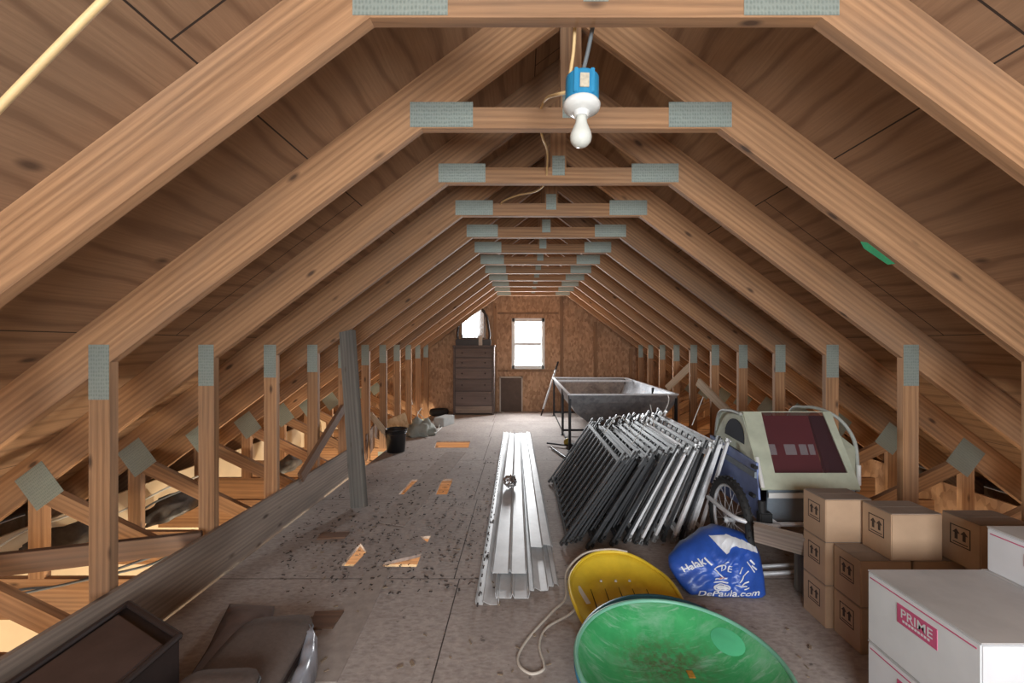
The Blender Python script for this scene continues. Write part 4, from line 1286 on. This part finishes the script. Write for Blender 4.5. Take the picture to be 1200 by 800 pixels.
# plank under the trailer and tubes on the floor
o = board('floor_plank', P(884, 623, 3.72), P(985, 650, 3.35), .12, .03, M_OLDBOARD, up=(0, -.55, .83)); tag(o, 'weathered plank lying tilted under the bike trailer', 'plank')
for k, (a, b, lab) in enumerate((((885, 664), (1010, 657), 'rear pale metal tube on the floor between bag and boxes'), ((885, 672.5), (1010, 666), 'front pale metal tube on the floor between bag and boxes'))):
    p, q = FL(*a, .012), FL(*b, .012)
    bm = BM(); tube(bm, [p, q], .011, 10); tag(obj('floor_tube', bm, M_SILVER, loc=p, smooth=True), lab, 'tube', 'metal tubes by the boxes')
o = board('prop_block', (1.50, 2.24, .001), (1.50, 2.24, .20), .09, .09, M_GREYWOOD, up=(0, 1, 0)); tag(o, 'grey wood block under the tilted plank by the cardboard boxes', 'block')

# ------------------------------------------------------------------ bottom left: vinyl panel, blanket, cushions
zt = .25
tk2 = thing('upholstered_case', (-1.42, 1.35, 0), 'dark brown padded case with black edging lying at the lower left', 'case')
q = [FL(150, 707, zt), FL(210, 745, zt), FL(149, 800, zt) + Vector((0, -.5, 0)), FL(22, 798, zt) + Vector((0, -.5, 0))]
bm = BM(); extrude_poly(bm, [p - Vector((0, 0, .012)) for p in q], (0, 0, -zt + .013)); obj('case_body', bm, M_DKEDGE, tk2)
cq = sum(q, Vector()) / 4
ins = [p.lerp(cq, .13) for p in q]
bm = BM(); extrude_poly(bm, [p - Vector((0, 0, .014)) for p in ins], (0, 0, .016)); bmesh.ops.bevel(bm, geom=bm.edges[:], offset=.006, segments=2, affect='EDGES'); obj('padded_top', bm, M_DKBROWN, tk2)
for k in range(4):
    bm = BM(); tube(bm, [q[k], q[(k + 1) % 4]], .012, 8); obj('piping', bm, M_DKEDGE, tk2)

def drape(name, x0, x1, y0, y1, hf, mat, label, cat, amp=.02, sc=3.0, skew=0.0):
    bm = BM(); NX, NY = 22, 26; V = []
    for i in range(NX + 1):
        row = []
        for j in range(NY + 1):
            u, v = i / NX, j / NY
            x = x0 + (x1 - x0) * u; y = y0 + (y1 - y0) * v
            edge = min(1, 7 * min(u, 1 - u, v, 1 - v))
            x -= skew * max(0, (v - .45) / .55)
            p = Vector((x, y, 0)); z = hf(u, v) * edge + amp * noise.noise(p * sc) * edge + amp * .4 * noise.noise(p * sc * 3) * edge
            w = .03 * noise.noise(p * 4 + Vector((3, 3, 3)))
            row.append(bm.verts.new((x + w, y + w, max(.012, z + .012))))
        V.append(row)
    for i in range(NX):
        for j in range(NY): bm.faces.new((V[i][j], V[i + 1][j], V[i + 1][j + 1], V[i][j + 1]))
    bmesh.ops.recalc_face_normals(bm, faces=bm.faces[:])
    if sum(f.normal.z for f in bm.faces) < 0: bmesh.ops.reverse_faces(bm, faces=bm.faces[:])
    bmesh.ops.solidify(bm, geom=bm.faces[:], thickness=.008)
    return tag(obj(name, bm, mat, loc=((x0 + x1) / 2, (y0 + y1) / 2, 0), smooth=True), label, cat)
drape('moving_blanket', -1.22, -.97, 1.0, 2.12, lambda u, v: .13 * math.sin(PI * u) ** .7 * (1 - .5 * v), M_BLANKET, 'brown moving blanket spread on the floor between padded case and taupe cushion', 'blanket', .02, 4, .24)
# taupe upholstered slab
def cushion(name, a, b, label, mat, bev=.04, rz=0.0, pipe=None):
    a, b = Vector(a), Vector(b); c = Vector(((a.x + b.x) / 2, (a.y + b.y) / 2, a.z))
    t = thing(name, c, label, 'cushion', rz=rz)
    bm = BM(); bmesh.ops.create_cube(bm, size=1)
    bmesh.ops.subdivide_edges(bm, edges=bm.edges[:], cuts=7, use_grid_fill=True)
    hx, hy, hz = (b.x - a.x) / 2, (b.y - a.y) / 2, (b.z - a.z) / 2
    for v in bm.verts:
        p = v.co * 2
        e = 6
        d = (abs(p.x) ** e + abs(p.y) ** e) ** (1 / e)
        m = max(abs(p.x), abs(p.y), 1e-6)
        f = m / d if d > 0 else 1
        puff = 1 - .42 * (max(abs(p.x), abs(p.y)) ** 6)
        v.co = Vector((p.x * f * hx, p.y * f * hy, hz + p.z * hz * puff))
    obj('cushion_body', bm, mat, t, smooth=True, local=True)
    if pipe:
        pts = []
        for k in range(48):
            an = 2 * PI * k / 48; ca, sa = math.cos(an), math.sin(an); r = 1 / (abs(ca) ** 6 + abs(sa) ** 6) ** (1 / 6)
            pts.append(Vector((ca * r * hx, sa * r * hy, hz)))
        bm = BM(); tube(bm, pts, .008, 8, closed=True); obj('piping', bm, pipe, t, smooth=True, local=True)
    return t
cushion('seat_cushion', (-1.17, 1.12, .03), (-.86, 1.88, .13), 'flat taupe upholstered cushion on the floor at the lower left', M_TAUPE, rz=.10, pipe=M_DKEDGE)
cushion('bolster_cushion', (-1.12, .95, .135), (-.86, 1.46, .21), 'small rounded taupe cushion on top of the flat one, at the bottom edge', M_TAUPE, rz=.06, pipe=M_DKEDGE)
# cloudy plastic sheet edge along the cushion
bm = BM()
path = spline([FL(357, 733, .09), FL(366, 742, .10), FL(364, 768, .10), FL(352, 800, .10), FL(345, 840, .10)], 6)
V = []
for i, p in enumerate(path):
    f = i / (len(path) - 1)
    wob = .006 * math.sin(i * 1.3)
    V.append([bm.verts.new(p + Vector(o)) for o in ((-.045, 0, -.03), (-.03, 0, .0 + wob), (.0, .0, .012), (.012 + wob, 0, -.02), (.018, 0, -.088))])
for i in range(len(V) - 1):
    for j in range(4): bm.faces.new((V[i][j], V[i][j + 1], V[i + 1][j + 1], V[i + 1][j]))
bmesh.ops.recalc_face_normals(bm, faces=bm.faces[:]); bmesh.ops.solidify(bm, geom=bm.faces[:], thickness=.003)
tag(obj('plastic_sheet', bm, M_PLASTIC, loc=(path[4].x, path[4].y, 0), smooth=True), 'cloudy plastic sheet tucked along the right side of the taupe cushion', 'sheet')

# ------------------------------------------------------------------ light fixture and wiring
nl = 2.12
c = P(682, 108, nl)
tilt = Matrix.Rotation(-.04, 4, 'X') @ Matrix.Rotation(.03, 4, 'Y')
fx = thing('light_fixture', c, 'bare white bulb in a porcelain holder under a blue junction box', 'lamp')
def lath_local(prof, seg=28):
    bm = BM(); lathe(bm, prof, (0, 0, 0), seg)
    bmesh.ops.transform(bm, matrix=tilt, verts=bm.verts[:]); return bm
o = obj('junction_box', lath_local([(.0, .046), (.044, .046), (.050, .040), (.051, -.034), (.0, -.034)]), M_JBOX, fx, local=True); auto_smooth(o)
for a in (-.5, .5, 2.5, -2.5):
    bm = BM(); box(bm, (.05 * math.sin(a) - .006, -.05 * math.cos(a) - .006, -.03), (.05 * math.sin(a) + .006, -.05 * math.cos(a) + .006, .044), .002)
    bmesh.ops.transform(bm, matrix=tilt, verts=bm.verts[:]); obj('screw_post', bm, M_JBOX, o, local=True)
bm = BM(); box(bm, (-.013, -.055, -.018), (.014, -.0505, .024), .001); bmesh.ops.transform(bm, matrix=tilt, verts=bm.verts[:]); obj('box_label', bm, M_TAN, o, local=True)['label'] = 'small tan sticker'
o = obj('lampholder', lath_local([(.0, -.033), (.052, -.034), (.057, -.042), (.054, -.052), (.040, -.060), (.026, -.064), (.021, -.078), (.0, -.078)]), M_PORC, fx, local=True); auto_smooth(o, 50)
o = obj('bulb', lath_local([(.0, -.074), (.0165, -.075), (.017, -.088), (.0195, -.100), (.026, -.115), (.0315, -.129), (.0328, -.141), (.030, -.153), (.023, -.162), (.012, -.168), (.0, -.1695)]), M_BULB, fx, local=True, smooth=True)

def cable(name, pts, r, mat, label, k=8):
    bm = BM(); pts = [Vector(p) for p in pts]; tube(bm, spline(pts, k), r, 8)
    return tag(obj(name, bm, mat, loc=pts[0], smooth=True), label, 'cable', 'electrical cables')
T1Y = 1.95 * S
cable('electrical_cable', [(XC + .02, T1Y + TH + .012, 2.42), P(696, 20, 2.08), P(690, 55, 2.10), P(683, 85, nl), c + Vector((.0, .01, .044))], .0065, M_GREYCABLE, 'grey cable dropping to the top of the blue junction box')
cable('electrical_cable', [(XC - .05, T1Y + TH + .012, 2.42), P(674, 20, 2.06), P(672, 60, 2.10), P(668, 90, nl), c + Vector((-.026, -.01, .042))], .0055, M_ROMEX, 'yellow cable dropping to the left side of the blue junction box')
cable('electrical_cable', [c + Vector((-.045, .0, .0)), P(652, 111, 2.2), P(641, 115, 2.5), P(635, 124, 2.9), P(632, 140, 3.06), P(636, 162, 3.25), P(641, 176, 3.5), P(641, 196, 3.85), P(639, 214, 4.06), P(628, 224, 4.3), P(606, 229, 4.6), P(588, 237, 4.9), P(590, 244, 5.1)], .0055, M_ROMEX, 'yellow cable looping from the junction box back over the collar ties')
cable('electrical_cable', [P(-160, 297, 1.12), P(-60, 188, 1.12), P(0, 125, 1.12), P(60, 63, 1.12), P(122, 0, 1.12), P(230, -108, 1.12), P(335, -212, 1.06)], .0062, M_ROMEX, 'yellow cable hanging taut across the top left corner')
for k, (pts, m, lab) in enumerate((
        ([P(-40, 716, 3.6), P(20, 697, 3.75), P(60, 688, 3.82), P(110, 677, 3.86), P(180, 660, 3.9), P(212, 640, 4.0)], M_GREYCABLE, 'grey cable drooping low behind the nearest left knee post'),
        ([P(-30, 700, 3.7), P(30, 690, 3.8), P(70, 686, 3.84), P(120, 672, 3.88), P(190, 648, 3.9)], M_GREYCABLE, 'second grey cable beside the lower left web'),
        ([P(140, 600, 5.1), P(170, 585, 5.15), P(195, 572, 5.2), P(232, 558, 5.3)], M_WHITECABLE, 'white cable draped over the webs behind the left knee posts'),
        ([P(150, 612, 5.1), P(175, 592, 5.15), P(205, 578, 5.2), P(236, 566, 5.3)], M_GREYCABLE, 'dark cable draped under the white one behind the left knee posts'),
        ([P(0, 640, 4.2), P(30, 622, 4.25), P(75, 606, 4.3), P(108, 596, 4.4)], M_WHITECABLE, 'pale cable rising left of the nearest left knee post'))):
    cable('eave_cable', pts, .007, m, lab)
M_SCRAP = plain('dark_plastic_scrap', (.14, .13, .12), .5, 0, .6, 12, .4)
# heap of dark scrap in the left eave
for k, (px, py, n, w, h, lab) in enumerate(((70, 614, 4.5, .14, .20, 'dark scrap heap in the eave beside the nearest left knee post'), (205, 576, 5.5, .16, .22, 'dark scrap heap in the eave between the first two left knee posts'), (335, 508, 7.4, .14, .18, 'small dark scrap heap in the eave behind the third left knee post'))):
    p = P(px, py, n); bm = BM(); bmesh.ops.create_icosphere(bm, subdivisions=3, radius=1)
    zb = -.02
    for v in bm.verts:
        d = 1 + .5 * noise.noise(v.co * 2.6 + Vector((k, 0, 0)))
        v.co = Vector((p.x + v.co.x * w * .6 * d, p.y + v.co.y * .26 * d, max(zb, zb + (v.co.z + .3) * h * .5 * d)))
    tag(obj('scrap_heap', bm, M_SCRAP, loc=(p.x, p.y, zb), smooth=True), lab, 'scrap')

# ------------------------------------------------------------------ light
w = bpy.data.worlds.new('sky'); scene.world = w; w.use_nodes = True
bg = w.node_tree.nodes['Background']; bg.inputs[0].default_value = (.90, .96, 1.0, 1); bg.inputs[1].default_value = 1.1

def area(name, loc, target, sx, sy, power, col):
    l = bpy.data.lights.new(name, 'AREA'); l.shape = 'RECTANGLE'; l.size = sx; l.size_y = sy; l.energy = power; l.color = col
    o = bpy.data.objects.new(name, l); COL.objects.link(o); o.location = loc
    d = Vector(target) - Vector(loc)
    o.rotation_euler = d.to_track_quat('-Z', 'Y').to_euler()
    return o
# front fill added at the assumed, unseen near window; daylight at the far window
area('front_fill', ((BX0 + BX1) / 2, Y0 - .12, (BZ0 + BZ1) / 2), ((BX0 + BX1) / 2 - .15, 3, 1.35), BX1 - BX0, BZ1 - BZ0, 160, (.93, .97, 1))
area('daylight_far', ((WX0 + WX1) / 2, YW + .10, (WZ0 + WZ1) / 2), ((WX0 + WX1) / 2, 2, .9), WX1 - WX0, WZ1 - WZ0, 190, (.95, .98, 1))
# garage lamps under the deck
def lamp(name, loc, power, col, r=.08):
    l = bpy.data.lights.new(name, 'POINT'); l.energy = power; l.color = col; l.shadow_soft_size = r
    o = bpy.data.objects.new(name, l); COL.objects.link(o); o.location = loc
for y in (1.6, 4.4, 7.2):
    lamp('garage_lamp', (XC - 1.5, y, -1.0), 115, (1, .84, .62))
for y in (2.6, 6.2):
    lamp('garage_lamp', (XC + 1.5, y, -1.0), 36, (1, .82, .58))

vs = scene.view_settings
vs.view_transform = 'Standard'; vs.look = 'None'; vs.gamma = 1.0; vs.use_curve_mapping = False
vs.exposure = 0.2
